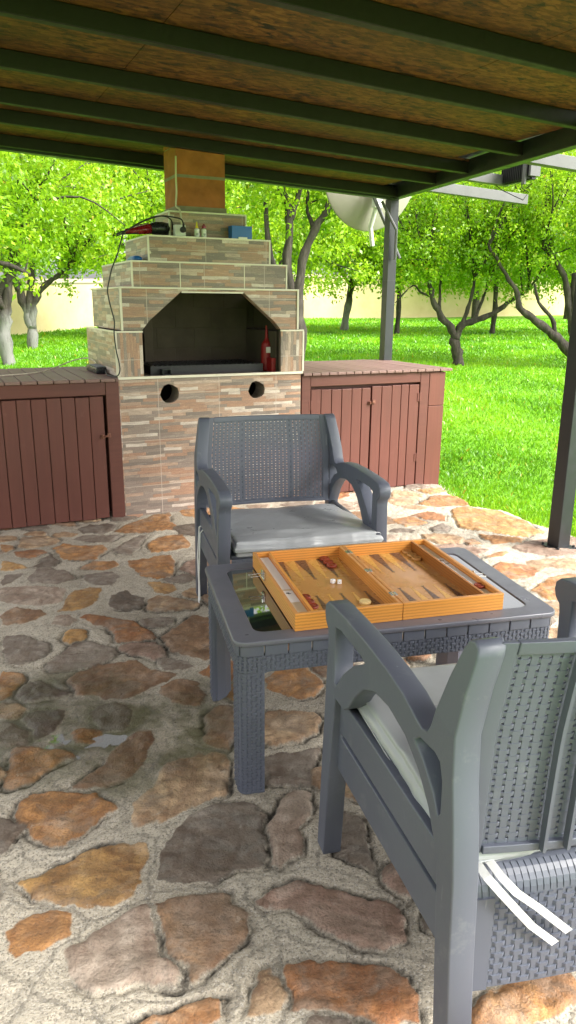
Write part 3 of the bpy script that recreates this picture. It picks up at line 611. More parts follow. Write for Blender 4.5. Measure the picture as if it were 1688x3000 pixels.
while xx<-.02:
    wd=min(.093,-.004-xx);d.box(xx+.003,xx+wd-.003,-.022+random.uniform(-.003,.003),.95+random.uniform(-.01,.01),.888,.908+random.uniform(-.001,.001));xx+=.093
d.build('top_board',M['cabTop'],cl,bevel=.003)
crr=empty('wooden_cabinet',GA,GR);tag(crr,'brown double door plank cabinet right of the fireplace, a steel post on its top','cabinet')
f=MB();f.box(1.274,1.343,-.002,.03,-.02,.878);f.box(1.345,2.271,.0,.028,.802,.877);f.box(2.273,2.351,-.001,.029,-.02,.876);f.build('frame',M['cabH'],crr,bevel=.003)
f=MB();f.box(2.354,2.496,-.004,.02,-.02,.616);f.box(2.354,2.497,-.003,.02,.619,.872);f.box(2.478,2.498,.022,.90,-.02,.872);f.build('end_panel',M['panelwood'],crr,bevel=.003)
f=MB();f.box(1.276,2.475,.06,.90,.0,.87);f.build('carcass',M['cabV'],crr)
d=MB();planks(d,[1.347,1.429,1.514,1.597,1.681,1.764,1.840],.012,.778,.001,.021,.004);d.box(1.35,1.835,.023,.031,.03,.76);da=d.build('door',M['cabV'],crr,bevel=.0035)
d=MB();planks(d,[1.850,1.935,2.024,2.105,2.175,2.2665],.006,.786,.001,.021,.004);d.box(1.855,2.26,.023,.031,.03,.76);db=d.build('door',M['cabV'],crr,bevel=.0035)
latch(da,1.846,.669);hinge(da,1.345,.67);hinge(da,1.345,.15);hinge(db,2.268,.69);hinge(db,2.268,.226)
d=MB();xx=1.276
while xx<2.53:
    wd=min(.068,2.55-xx);d.box(xx+.0025,xx+wd-.0025,-.022+random.uniform(-.004,.004),.98+random.uniform(-.01,.01),.880,.900+random.uniform(-.001,.001));xx+=.068
d.build('top_board',M['cabTop'],crr,bevel=.003)

# ------------------------------------------------------------ roof shelter
sh=empty('patio_shelter',GA,GR);tag(sh,'dark steel framed shelter roof lined with chipboard above the patio','shelter')
def zr(d):return 2.2-.04*(d-2.5)
def beam(mb,x0,x1,y0,y1,h,zo=0,rb=None):
    vs=[]
    for x in(x0,x1):
        for y in(y0,y1):
            for z in(0,h):vs.append((x,y,zr(x)+zo+z))
    mb.add(vs,[(0,1,3,2),(4,6,7,5),(0,4,5,1),(2,3,7,6),(0,2,6,4),(1,5,7,3)])
def redge(n):return 2.56+(n-.93)*.155-.02
for n in(.82,.15,-.31,-.93,-1.58,-2.17,-2.80,-3.43,-4.06,-4.7,-5.3):
    j=MB();beam(j,-1.25,redge(n)-.02,n-.045,n,.070);j.build('joist',M['joist'],sh,bevel=.004)
eb=MB();beam(eb,-1.25,2.52,.835,.90,.11,-.012);eb.build('edge_beam',M['darkmetal'],sh,bevel=.004)
def rpt(n,x,dz):return Vector((redge(n)+x,n,zr(redge(n))+dz-.012*(.93-n)))
eb=MB();vs=[rpt(n,x,z) for n in(.94,-5.45) for x in(-.03,.04) for z in(-.005,.105)]
eb.add(vs,[(0,1,3,2),(4,6,7,5),(0,4,5,1),(2,3,7,6),(0,2,6,4),(1,5,7,3)]);eb.build('edge_beam',M['darkmetal'],sh,bevel=.004)
for a,b_ in((-1.25,-.122),(-.119,1.168),(1.171,2.5)):
    for y0,y1 in((-5.4,-4.503),(-4.5,-3.103),(-3.1,-1.62),(-1.617,-.36),(-.357,.86)):
        pn=MB();x1=min(b_,redge(y0)+.02)
        vs=[(x,y,zr(x)+.0715+z) for x in(a,x1) for y in(y0,y1) for z in(0,.014)]
        pn.add(vs,[(0,1,3,2),(4,6,7,5),(0,4,5,1),(2,3,7,6),(0,2,6,4),(1,5,7,3)]);pn.build('ceiling_board',M['osb'],sh)
rc=MB();vs=[(x,y,zr(x)+.112+z) for x,y in((-1.35,-5.5),(-1.35,1.0),(1.64,-5.5),(2.62,1.0)) for z in(0,.01)];rc.add(vs,[(0,1,3,2),(4,6,7,5),(0,4,5,1),(2,3,7,6),(0,2,6,4),(1,5,7,3)]);rc.build('roof_sheet',M['darkmetal'],sh)
p=MB();p.box(2.472,2.552,.84,.92,-.02,2.19);p.box(2.471,2.553,.839,.921,1.555,1.557,);p.build('post',M['darkmetal'],sh,bevel=.005)
p=MB();p.box(2.115,2.205,-1.675,-1.585,.012,2.16);pp=p.build('post',M['darkmetal'],sh,bevel=.005)
p=MB();p.box(2.085,2.235,-1.705,-1.555,.006,.014)
for a in(-1,1):
    for c in(-1,1):p.tube([(2.16+a*.06,-1.63+c*.06,.012),(2.16+a*.06,-1.63+c*.06,.026)],.008,6)
p.build('base_plate',M['darkmetal'],pp,bevel=.001)
p=MB();beam(p,2.5,3.50,.385,.435,.075,0.0);p.build('rafter_tail',M['galv'],sh,bevel=.003)
p=MB();beam(p,2.30,3.15,-.86,-.80,.075,.0);p.build('rafter_tail',M['galv'],sh,bevel=.003)
p=MB();beam(p,2.4,2.95,-.02,.03,.07,.03);p.build('rafter_tail',M['galv'],sh,bevel=.003)
p=MB();p.tube([(2.512,.80,1.72),(2.5,.78,1.95),(2.40,.86,2.17)],.012,8);p.build('brace',M['galv'],sh)
# floodlight
fl=empty('floodlight',Matrix.Rotation(R(GR),4,'Z')@Vector((2.90,-.155,2.235))+Vector(GA),GR-3);tag(fl,'black finned floodlight fixed to the outside edge of the shelter roof','floodlight')
m=MB();m.box(.0,.035,-.16,.16,-.02,.16);m.build('lamp_body',M['blackgloss'],fl,bevel=.004)
m=MB()
for k in range(15):y=-.145+k*.0205;m.box(-.032,-.001,y-.003,y+.003,-.012,.15)
m.build('cooling_fins',M['black'],fl)
m=MB();m.box(-.05,-.034,-.145,-.115,-.05,.17);m.box(-.034,.05,-.185,-.163,-.0,.17);m.build('bracket',M['galv'],fl,bevel=.001)
m=MB();m.tube([(-.02,-.08,-.02),(-.02,-.09,-.07),(0.0,-.14,-.10),(-.02,-.11,-.15),(-.05,.1,-.06),(-.06,.2,.0)],.003,6);m.build('cable',M['black'],fl)
# satellite dish
sd=empty('satellite_dish',Matrix.Rotation(R(GR),4,'Z')@Vector((2.55,1.28,2.46))+Vector(GA),GR+4);tag(sd,'round beige satellite dish behind the corner of the shelter roof','satellite dish')
m=MB();prof=[];n=12
for k in range(n+1):r=.475*k/n;prof.append((max(r,.001),-.10*(1-(r/.475)**2)))
prof+= [(.482,.004),(.482,.012),(.47,.012)]+[(max(.475*k/n,.001),-.10*(1-(k/n)**2)+.006) for k in range(n-1,-1,-1)]
m.lathe(prof,48,M=Matrix.Rotation(R(98),4,'X')@Matrix.Rotation(R(180),4,'X'));m.build('reflector',M['dish'],sd,smooth=True)
m=MB()
for k in range(-5,6):pass
m.tube([(-.10,-.12,-.15),(.02,-.25,-.50),(.08,-.34,-.72)],[.016,.016,.013],8);m.tube([(-.16,-.12,-.02),(-.02,-.24,-.42),(.07,-.33,-.70)],.006,6);m.tube([(.14,-.12,-.30),(.02,-.24,-.44)],.006,6)
m.build('lnb_arm',M['galv'],sd)
m=MB();m.box(-.05,.02,-.14,-.085,-.30,.12);m.tube([(-.01,-.10,-.28),(-.01,-.02,-.45),(.03,-.0,-.60)],.02,10);m.build('mount',M['whitepl'],sd)
# ------------------------------------------------------------ wicker-look moulded plastic
def weave(mb,fn,S,TT,P,ch,strand=True,double=False,hh=.34,hm=.0042,s0=0.,t0=0.,frac=.66,ns=8):
    """staggered short bars over upright strands, moulded on the surface fn(s,t,h)"""
    if strand:
        k=0;s=s0
        while s<=S+1e-6:
            w=P*(.17 if double else .13);N=ns
            vs=[]
            for i in range(N+1):
                t=t0+(TT-t0)*i/N
                vs+=[fn(max(s0,s-w),t,-.002 if double else 0),fn(max(s0,s-w),t,.0018),fn(min(S,s+w),t,.0018),fn(min(S,s+w),t,-.002 if double else 0)]
            fs=[]
            for i in range(N):
                a=i*4;b=a+4;fs+=[(a,a+1,b+1,b),(a+1,a+2,b+2,b+1),(a+2,a+3,b+3,b+2)]
                if double:fs.append((a+3,a,b,b+3))
            mb.add(vs,fs);s+=P/2;k+=1
    r=0;t=t0+ch*.5
    while t<TT-ch*.3:
        s=s0+(P*.5 if r%2 else 0.)
        while s<S+P*.3:
            a,b=max(s0,s-P*frac/2),min(S,s+P*frac/2)
            if b-a>P*.15:
                vs=[]
                for q,hz in((a,.0006),(a+(b-a)*.22,hm*.85),(b-(b-a)*.22,hm*.85),(b,.0006)):
                    lo=-hz if double else -.0005
                    vs+=[fn(q,t-ch*hh,lo),fn(q,t-ch*hh*.72,hz),fn(q,t+ch*hh*.72,hz),fn(q,t+ch*hh,lo)]
                fs=[(0,1,2,3),(15,14,13,12)]
                for i in range(3):
                    u=i*4;v=u+4;fs+=[(u,u+1,v+1,v),(u+1,u+2,v+2,v+1),(u+2,u+3,v+3,v+2)]
                    if double:fs.append((u+3,u,v,v+3))
                mb.add(vs,fs)
            s+=P
        t+=ch;r+=1
def slab(mb,fn,s0,s1,t0,t1,h0,h1,ns=1,nt=1):
    g=[[[fn(s0+(s1-s0)*i/ns,t0+(t1-t0)*j/nt,h) for j in range(nt+1)] for i in range(ns+1)] for h in(h0,h1)]
    vs=[g[k][i][j] for k in(0,1) for i in range(ns+1) for j in range(nt+1)];n1=nt+1;n2=(ns+1)*n1;fs=[]
    for i in range(ns):
        for j in range(nt):
            a=i*n1+j;fs+=[(a,a+1,a+n1+1,a+n1),(n2+a,n2+a+n1,n2+a+n1+1,n2+a+1)]
    for i in range(ns):
        a=i*n1;fs+=[(a,a+n1,n2+a+n1,n2+a)];a=i*n1+nt;fs+=[(a,n2+a,n2+a+n1,a+n1)]
    for j in range(nt):
        a=j;fs+=[(a,n2+a,n2+a+1,a+1)];a=ns*n1+j;fs+=[(a,a+1,n2+a+1,n2+a)]
    mb.add(vs,fs)
PL=M['plastic']
# ------------------------------------------------------------ table
TA=(-.141,1.825,.002);TR=13.8;TW,TD,TH=.985,.636,.485
tb=empty('garden_table',TA,TR);tag(tb,'grey wicker-look plastic garden table with dark glass inset holding a backgammon board','table')
def rrect(x0,x1,y0,y1,r,n=6):
    o=[]
    for cx,cy,a0 in((x1-r,y1-r,0),(x0+r,y1-r,90),(x0+r,y0+r,180),(x1-r,y0+r,270)):
        o+=[(cx+r*math.cos(R(a0+90*k/n)),cy+r*math.sin(R(a0+90*k/n))) for k in range(n+1)]
    return o
link('table_rim',plate(rrect(0,TW,0,TD,.035),[rrect(.068,TW-.068,.062,TD-.062,.03)],.016,.004,T(0,0,TH-.008)),mat_plain('smooth_grey_rim',(.115,.118,.145),.34,0,.10,6,.04),tb)
link('table_glass',plate(rrect(.060,TW-.060,.054,TD-.054,.03),[],.006,.001,T(0,0,TH-.0065)),M['glass'],tb)
ins=.012;rr=.026
def per(s,h=0.):
    """point on the rounded outline under the rim, measured along it from the middle of the near left corner"""
    x0,x1,y0,y1=ins,TW-ins,ins,TD-ins;r=rr;A=math.pi*r/2;lx=x1-x0-2*r;ly=y1-y0-2*r;tot=2*lx+2*ly+4*A;s=(s-A/2)%tot
    segs=[('l',lx,(x0+r,y0),(1,0)),('a',A,(x1-r,y0+r),270),('l',ly,(x1,y0+r),(0,1)),('a',A,(x1-r,y1-r),0),('l',lx,(x1-r,y1),(-1,0)),('a',A,(x0+r,y1-r),90),('l',ly,(x0,y1-r),(0,-1)),('a',A,(x0+r,y0+r),180)]
    for k,L,p,d in segs:
        if s<=L+1e-9:
            if k=='l':return (p[0]+d[0]*s+d[1]*h,p[1]+d[1]*s-d[0]*h)
            a=R(d+90*s/L);return (p[0]+(r+h)*math.cos(a),p[1]+(r+h)*math.sin(a))
        s-=L
    return per(0,h)
LX,LY=TW-2*ins-2*rr,TD-2*ins-2*rr;AQ=math.pi*rr/2;CS=[0,LX+AQ,LX+LY+2*AQ,2*LX+LY+3*AQ];TOT=2*LX+2*LY+4*AQ
pf=lambda off,z0=0.:(lambda s,t,h:(*per(s+off,h),t+z0))
# row of moulded blocks under the rim
m=MB();nb=46
for k in range(nb):
    a=TOT*k/nb+.0018;b=TOT*(k+1)/nb-.0018;slab(m,pf(0,0),a,b,.437,.4685,-.006,.0045,4,1)
m.build('edge_blocks',PL,tb,bevel=.0018)
m=MB()
def apron(a,b,curve=.035):
    # apron wall with its lower corners curving into the legs
    n=10;L=b-a
    for i in range(n):
        u0,u1=a+L*i/n,a+L*(i+1)/n
        slab(m,pf(0,0),u0,u1,.385,.4365,-.014,0,1,1)
    for sgn,e in((1,a),(-1,b)):
        pts=[];
        for i in range(6):
            x=curve*(i/6);x2=curve*((i+1)/6);z=.385-curve*(1-math.sin(math.acos(max(-1,1-(x+x2)/2/curve))))
            q=sorted((e+sgn*x,e+sgn*x2));slab(m,pf(0,0),q[0],q[1],z,.3848,-.014,-.0002,1,1)
hl=.068
for i in range(4):
    a=CS[i]+hl/2+.004;b=(CS[(i+1)%4] if i<3 else TOT)-hl/2-.004;apron(a+.012,b-.012)
slab(m,pf(0,0),0,TOT,.385,.4365,-.0145,-.0005,160,1)
m.build('apron',PL,tb)
m=MB();weave(m,pf(0,0),TOT,.436,TOT/118,.0096,t0=.387,ns=1);m.build('apron_weave',PL,tb)
for i in range(4):
    c=CS[i];m=MB();w0=-.068;w1=.068
    slab(m,pf(c,0),w0,w1,0,.3845,-.012,0,24,1)
    lg=m.build('leg',PL,tb)
    m=MB();weave(m,pf(c,0),w1,.385,TOT/118,.0096,s0=w0,t0=.004,ns=1);m.build('leg_weave',PL,lg)
    # inner flanges closing the leg
    m=MB();p0=per(c+w0,-.001);p1=per(c+w1,-.001);q=per(c,-.085)
    m.prism([p0,per(c+w0,-.013),per(c,-.052),per(c+w1,-.013),p1,per(c+w1,-.012),per(c,-.046),per(c+w0,-.012)][1:4]+[per(c+w1,-.018),per(c,-.060),per(c+w0,-.018)],.0,.384)
    m.build('inner_wall',PL,lg)

# ------------------------------------------------------------ chairs
def yz_pts(l):return [(n+.33,z) for n,z in l]
SIDE=[(0,0),(0,.585),(.004,.606),(.022,.620),(.030,.640),(.026,.662),(.008,.676),(-.03,.681),(-.12,.685),(-.25,.686),(-.36,.682),(-.44,.672),(-.495,.656),(-.520,.650),(-.540,.655),(-.553,.675),(-.562,.71),(-.582,.78),(-.606,.845),(-.616,.860),(-.632,.866),(-.646,.858),(-.648,.84),(-.640,.78),(-.636,.70),(-.643,.62),(-.656,.54),(-.668,.45),(-.676,.30),(-.700,0),(-.648,0),(-.622,.28),(-.608,.45),(-.592,.475),(-.565,.52),(-.520,.562),(-.455,.595),(-.375,.608),(-.300,.600),(-.240,.572),(-.190,.525),(-.150,.475),(-.120,.455),(-.062,.452),(-.052,.30),(-.050,0)]
H1=[(-.050,.632),(-.050,.490),(-.064,.488),(-.115,.548),(-.175,.597),(-.232,.628),(-.240,.635),(-.22,.641),(-.09,.641)]
H3=[(-.495,.612),(-.535,.596),(-.580,.560),(-.600,.530),(-.608,.54),(-.606,.60),(-.594,.630),(-.575,.636),(-.515,.628)]
def bend(me):
    for v in me.vertices:
        if v.co.z>.69:
            k=(v.co.z-.69);v.co.x-=math.copysign(.024*(k/.17)**1.1,v.co.x)
        if v.co.z<.44 and v.co.y>.2:v.co.x+=math.copysign(.016*(1-v.co.z/.44),v.co.x)
def back_fn(s,t,h):
    # s across, t height above z=.45 ; h outwards to the rear
    z=.452+t;hw=.282-.017*max(0,min(1,(t-.24)/.17));x=s*hw/.282
    u=s/.282;cv=.030*(1-u*u);lean=.012*math.sin(min(1,t/.41)*math.pi*.5)+(.018*(t/.41)**3)
    return (x,-.277-lean-cv-h,z)
def make_chair(loc,rz,label):
    c=empty('garden_armchair',loc,rz);c.scale=(1.045,1,1);tag(c,label,'chair','grey plastic armchairs at the table')
    for sg in(-1,1):
        me=plate(yz_pts(SIDE),[yz_pts(H1),yz_pts(H3)],.047,.0035,T(sg*.3065,0,0)@YZ);bend(me);o=link('side_frame',me,PL,c);
        me=plate([(-.29,.262),(.285,.250),(.285,.452),(-.29,.452)],[[(-.27,.356),(.262,.346),(.262,.361),(-.27,.370)]],.022,.003,T(sg*.304,0,0)@YZ);link('side_slats',me,PL,o)
    b=MB();weave(b,back_fn,.255,.390,.0345,.0122,s0=-.255,t0=.014,double=True,hm=.0032,frac=.70,ns=14,hh=.40);b.build('back_weave',PL,c)
    b=MB()
    for sg in(-1,1):slab(b,back_fn,sg*.2815,sg*.254,.0,.410,-.005,.006,3,14)
    slab(b,back_fn,-.254,.254,.388,.411,-.006,.008,20,2);slab(b,back_fn,-.254,.254,0.,.016,-.010,.010,20,1)
    bf=b.build('back_frame',PL,c,bevel=.002)
    for s in(-.155,-.112,.112,.155):
        b=MB();slab(b,back_fn,s-.003,s+.003,.004,.39,.0075,.022,1,14);b.build('rib',PL,bf)
    # aprons under the seat, front and rear
    def rear(s,t,h):
        u=s/.284;cv=.020*(1-u*u)
        if t<.20:return (s,-.303-cv-h,.175+t)
        a=min((t-.20)/.045,1.5);return (s,-.303-cv-h*math.cos(a)+.045*(1-math.cos(a)),.375+.045*math.sin(a)+h*math.sin(a))
    b=MB();slab(b,rear,-.281,.281,0,.265,-.008,0,16,12);
    for k in range(46):s=-.2745+k*.0122;slab(b,rear,s-.0050,s+.0050,.200,.255,-.001,.0008,1,5)
    slab(b,rear,-.281,-.235,.0,.20,0,.005,2,1);slab(b,rear,.235,.281,.0,.20,0,.005,2,1)
    ap=b.build('rear_apron',PL,c,smooth=False)
    b=MB();weave(b,rear,.236,.196,.0345,.0122,s0=-.236,t0=.006,ns=2,hh=.42,frac=.72,hm=.005);b.build('apron_weave',PL,ap)
    def front(s,t,h):return (-s,.322+h,.215+t)
    b=MB();slab(b,front,-.281,.281,0,.185,-.012,0,1,1);ap=b.build('front_apron',PL,c)
    b=MB();weave(b,front,.276,.18,.0345,.0122,s0=-.276,t0=.004,ns=1);b.build('apron_weave',PL,ap)
    b=MB();b.box(-.282,.282,-.27,.31,.400,.412);b.build('seat',PL,c,bevel=.002)
    return c
Rz=lambda a:Matrix.Rotation(R(a),4,'Z')
NL=Vector((.10,1.655,0))+Rz(15.2)@Vector((.345,-.33,0));NL.z=.004
FL=Vector((-.235,2.72,0))+Rz(15.2)@Vector((.315,.33,0));FL.z=.004
make_chair(NL,15.2,'grey plastic armchair seen from behind at the near side of the table')
make_chair(FL,195.2,'grey plastic armchair facing the camera beyond the table, in front of the fireplace')
# ------------------------------------------------------------ cushions
def cushion(name,loc,rz,w,d,h,seed,label,wr,piping=True):
    nx,ny,nz=90,80,14
    bm=bmesh.new()
    def grid(f,a,b):
        g=[[bm.verts.new(f(i/a*2-1,j/b*2-1)) for j in range(b+1)] for i in range(a+1)]
        for i in range(a):
            for j in range(b):bm.faces.new((g[i][j],g[i+1][j],g[i+1][j+1],g[i][j+1]))
    grid(lambda u,v:(u,v,1),nx,ny);grid(lambda u,v:(u,v,-1),nx,ny)
    grid(lambda u,v:(u,1,v),nx,nz);grid(lambda u,v:(u,-1,v),nx,nz);grid(lambda u,v:(1,u,v),ny,nz);grid(lambda u,v:(-1,u,v),ny,nz)
    bmesh.ops.remove_doubles(bm,verts=bm.verts,dist=1e-5)
    co=np.array([v.co[:] for v in bm.verts])
    x,y,z=co.T;X=x*w/2;Y=y*d/2;e=.022
    qx=np.clip((np.abs(X)-(w/2-e))/e,0,1);qy=np.clip((np.abs(Y)-(d/2-e))/e,0,1);qz=np.abs(z)
    rr=np.sqrt(qx**2+qy**2);hz=np.where(qz>.999,1,qz)
    # rounded edges: pull the rim in and down
    k=np.clip(rr,0,1);Z=z*h/2*(1-.42*k**2.5);pull=(1-np.cos(np.clip(qz,0,1)*math.pi/2))*e*.55
    X-=np.sign(X)*np.where(np.abs(x)>.985,pull,0);Y-=np.sign(Y)*np.where(np.abs(y)>.985,pull,0)
    top=z>.5;puff=(1-x**4)*(1-y**4);Z=np.where(z>0,Z+.010*puff*z,Z)
    n=fbm(X+3,Y+3,seed,6,3)-.5;n2=fbm(X*1.0+7,Y*1.0+9,seed+5,17,3)-.5
    for (cx,cy,ang,amp,fq,rad) in wr:
        a=R(ang);U=(X-cx)*math.cos(a)+(Y-cy)*math.sin(a);Vv=-(X-cx)*math.sin(a)+(Y-cy)*math.cos(a)
        f=np.exp(-(U**2+(Vv*.55)**2)/rad**2);rn=fbm(U*fq*.16+9,Vv*fq*.045+n*.5+9,seed+31,1.,3);wv=1.1-np.clip(np.abs(rn-.5)*7,0,1)
        Z+=np.where(z>-.6,1,0)*amp*f*(wv-.5);Y+=np.where(np.abs(y)>.9,1,0)*amp*.8*f*(wv-.5)
    Z+=np.where(z>.3,1,0)*(n*.010+n2*.0028);Y+=np.where(np.abs(y)>.97,n2*.010,0);X+=np.where(np.abs(x)>.97,n2*.008,0)
    for v,a,b,c in zip(bm.verts,X,Y,Z):v.co=(a,b,c)
    bmesh.ops.recalc_face_normals(bm,faces=bm.faces)
    me=bpy.data.meshes.new(name);bm.to_mesh(me);bm.free()
    o=link(name,me,M['cushion'],None,smooth=True,loc=loc,rz=rz);o.rotation_euler=(R(3.6),0,R(rz));tag(o,label,'cushion','seat cushions on the armchairs')
    if piping:
        m=MB();pts=[(px,py,-h*.13+.001) for px,py in rrect(-w/2-.0006,w/2+.0006,-d/2-.0006,d/2+.0006,.018,5)];pts.append(pts[0]);m.tube(pts,.0016,6,cap=False);m.build('piping',M['cushion'],o)
    return o
c1=cushion('seat_cushion',NL+Rz(15.2)@Vector((-.012,.0,.458)),15.2,.600,.575,.066,3,'pale grey cushion with loose white ties on the near armchair',[(-.22,-.20,30,.012,60,.10),(.05,.1,80,.003,16,.25),(-.05,.2,60,.004,14,.2)])
FR=Rz(195.2)
c2=cushion('seat_cushion',FL+FR@Vector((-.022,.040,.425)),195.2,.615,.600,.068,17,'crumpled pale grey cushion on the armchair beyond the table',[(.16,.25,85,.014,55,.10),(.05,.29,95,.010,48,.09),(-.07,.30,100,.009,60,.05),(.24,.18,40,.008,40,.10),(.10,.14,60,.006,22,.16)])
# ties
def ribbon(name,pts,w,side,parent,mat='strap'):
    m=MB();n=len(pts);vs=[]
    sd=Vector(side).normalized()*w/2
    for p in pts:p=Vector(p);vs+=[p-sd,p+sd,p+sd+Vector((0,-.0012,0)),p-sd+Vector((0,-.0012,0))]
    fs=[(0,1,2,3)]
    for i in range(n-1):
        a=i*4;b=a+4
        for k in range(4):fs.append((a+k,a+(k+1)%4,b+(k+1)%4,b+k))
    fs.append(tuple((n-1)*4+k for k in(3,2,1,0)));m.add(vs,fs);return m.build(name,M[mat],parent)
def loc2(o,q):return Vector(q)-Vector((-.012,0,.470))
def P1(q):return loc2(None,q)
ribbon('tie',[P1(q) for q in((-.27,-.24,.46),(-.266,-.315,.456),(-.250,-.338,.440),(-.212,-.341,.392),(-.18,-.342,.352),(-.128,-.345,.302))],.0145,(1,0,.55),c1)
ribbon('tie',[P1(q) for q in((-.25,-.24,.462),(-.240,-.318,.454),(-.222,-.341,.437),(-.175,-.344,.395),(-.108,-.350,.330))],.0145,(1,0,.55),c1)
def P2(q):return Vector(q)-Vector((-.022,.042,.440))
m=MB();m.tube([P2(q) for q in((.30,-.22,.43),(.335,-.26,.40),(.345,-.28,.25),(.342,-.29,.12),(.35,-.26,.02))],.0035,6);m.tube([P2(q) for q in((.30,-.20,.43),(.338,-.22,.38),(.352,-.20,.2),(.350,-.22,.06))],.003,6);m.build('tie',M['strap'],c2)

# ------------------------------------------------------------ backgammon board
BO=(.022,1.904,TH+.002+.0005);BR=15.1;BW,BD,BH=.648,.549,.052;HB=.3225
bd=empty('backgammon_board',BO,BR);tag(bd,'open wooden backgammon board with striped oak sides lying on the glass table','backgammon board')
def half(x0,x1,left):
    w=.0115;c=MB()
    c.box(x0,x1,0,w,.0,BH);c.box(x0,x1,BD-w,BD,0,BH);c.box(x0,x0+w,w,BD-w,0.,BH-.0002);c.box(x1-w,x1,w,BD-w,0.,BH-.0002)
    cs=c.build('case',M['wood'],bd,bevel=.0012)
    dx=x0+.052 if left else x1-.052-.009
    d=MB();d.box(dx,dx+.009,w,BD-w,.008,BH-.0015);d.build('divider',M['walnut' if not left else 'wood'],bd,bevel=.001)
    e=MB();e.box(x0+w,x1-w,w,BD-w,.001,.008);e.build('bottom',M['field'],bd)
    fx0,fx1=(dx+.009,x1-w) if left else (x0+w,dx)
    cx0,cx1=(x0+w,dx) if left else (dx+.009,x1-w)
    l=MB();l.box(cx0+.0005,cx1-.0005,w+.0005,BD-w-.0005,.0082,.034);l.build('compartment_lining',M['liner'],bd)
    f=MB();f.box(fx0+.0004,fx1-.0004,w+.0004,BD-w-.0004,.0082,.012);pf_=f.build('playing_field',M['field'],bd)
    n=6;sp=(fx1-fx0-.012)/n
    for k in range(n):
        cx=fx0+.006+sp*(k+.5);hw=sp*.47
        for far in(0,1):
            y0=w+.002 if not far else BD-w-.002;yt=.205 if not far else .353;s=1 if not far else -1
            mm=MB()
            mm.prism([(cx-hw,y0),(cx+hw,y0),(cx+.0018,yt),(cx-.0018,yt)],.01215,.0126);mm.prism([(cx-.006,yt),(cx+.006,yt),(cx+.005,yt+s*.005),(cx-.005,yt+s*.005)],.01215,.0126)
            mm.build(*(('dark_point',M['ptd']) if (k+far)%2 else ('yellow_point',M['pty'])),pf_)
    return cs
hL=half(0,HB,True);hR=half(HB+.0015,BW,False)
tp=MB()
for x0,x1 in((0,HB),(HB+.0015,BW)):
    tp.box(x0+.001,x1-.001,.0012,.0105,BH,BH+.0006);tp.box(x0+.001,x1-.001,BD-.0105,BD-.0012,BH,BH+.0006);tp.box(x0+.0012,x0+.0105,.011,BD-.011,BH,BH+.0006);tp.box(x1-.0105,x1-.0012,.011,BD-.011,BH,BH+.0006)
tp.build('top_edge',M['woodtop'],bd)
for y in(.075,.28,.47):
    m=MB();m.box(HB-.010,HB-.0006,y-.013,y+.013,BH+.0007,BH+.0018);m.box(HB+.002,HB+.012,y-.013,y+.013,BH+.0007,BH+.0018);m.tube([(HB+.0007,y-.013,BH+.002),(HB+.0007,y+.013,BH+.002)],.0022,8);m.build('hinge',M['steel'],bd)
for x,s,yy in((0,-1,.37),(BW,1,.20)):
    m=MB();xa=x+s*.0005;m.box(min(xa,xa+s*.005),max(xa,xa+s*.005),yy-.014,yy+.014,.018,.046)
    m.tube([(x+s*.005,yy-.010,.036),(x+s*.048,yy-.012,.034),(x+s*.050,yy+.010,.034),(x+s*.005,yy+.012,.036)],.0016,6)
    m.tube([(x+s*.004,yy-.016,.024),(x+s*.006,yy+.016,.024)],.003,8);m.box(min(x+s*.006,x+s*.010),max(x+s*.006,x+s*.010),yy-.006,yy+.006,.030,.052);m.build('clasp',M['steel'],bd,bevel=.0006)
BM=Matrix.Translation(BO)@Rz(BR)
def checker(x,y,mat,label,group,z=.0130,rz=0):
    m=MB();m.lathe([(.0001,0),(.0165,0),(.018,.002),(.018,.0065),(.0168,.0085),(.0145,.0088),(.0125,.0072),(.0095,.0068),(.0082,.0080),(.004,.0080),(.0001,.0078)],28)
    o=m.build('checker',M[mat],None,loc=BM@Vector((x,y,z)),rz=rz);
    for p in o.data.polygons:p.use_smooth=True
    return tag(o,label,'checker',group)
g='dark red checkers on the board'
checker(.252,.521,'red','red checker nearest the far rim of the left field',g)
checker(.254,.484,'red','red checker between two others in the row at the far side of the left field',g)
checker(.255,.447,'red','red checker nearest the dice in the far row of the left field',g)
checker(.086,.196,'red','red checker nearest the dice in the row along the left compartment',g)
checker(.087,.159,'red','middle red checker of three beside the left compartment wall',g)
checker(.088,.122,'red','red checker nearest the near rim, beside the left compartment wall',g)
checker(.252,.118,'cream','single cream checker in the near right corner of the left field','pale checkers on the board')
checker(.566,.522,'oakpc','oak coloured checker in the far corner of the right field against the rim','pale checkers on the board')
checker(.568,.485,'oakpc','oak coloured checker second from the far rim in the right field','pale checkers on the board')
checker(.569,.448,'oakpc','oak coloured checker third from the far rim in the right field','pale checkers on the board')
checker(.626,.105,'red','red checker lying in the right side compartment',g,z=.0350)
def die(x,y,rz,label,val):
    q=BM@Vector((x,y,.0127+.0065));m=MB();m.box(-.0065,.0065,-.0065,.0065,-.0065,.0065);o=m.build('die',M['dice'],None,loc=q,rz=BR+rz,bevel=.0015);tag(o,label,'die','white dice on the board')
    m=MB()
    for a,b in val:m.lathe([(.0011,.0066),(.0011,.0068)],8,M=T(a*.0033,b*.0033,0))
    m.lathe([(.0011,0),(.0011,.0002)],8,M=T(0,-.0066,0)@Matrix.Rotation(R(90),4,'X'));m.build('pip',M['ink'],o)
die(.210,.300,20,'white die on the left, touching the other die on the board',[(-1,-1),(1,1),(0,0)])
die(.229,.290,-15,'white die on the right, nearer the hinged middle wall',[(-1,-1),(1,1),(1,-1),(-1,1)])
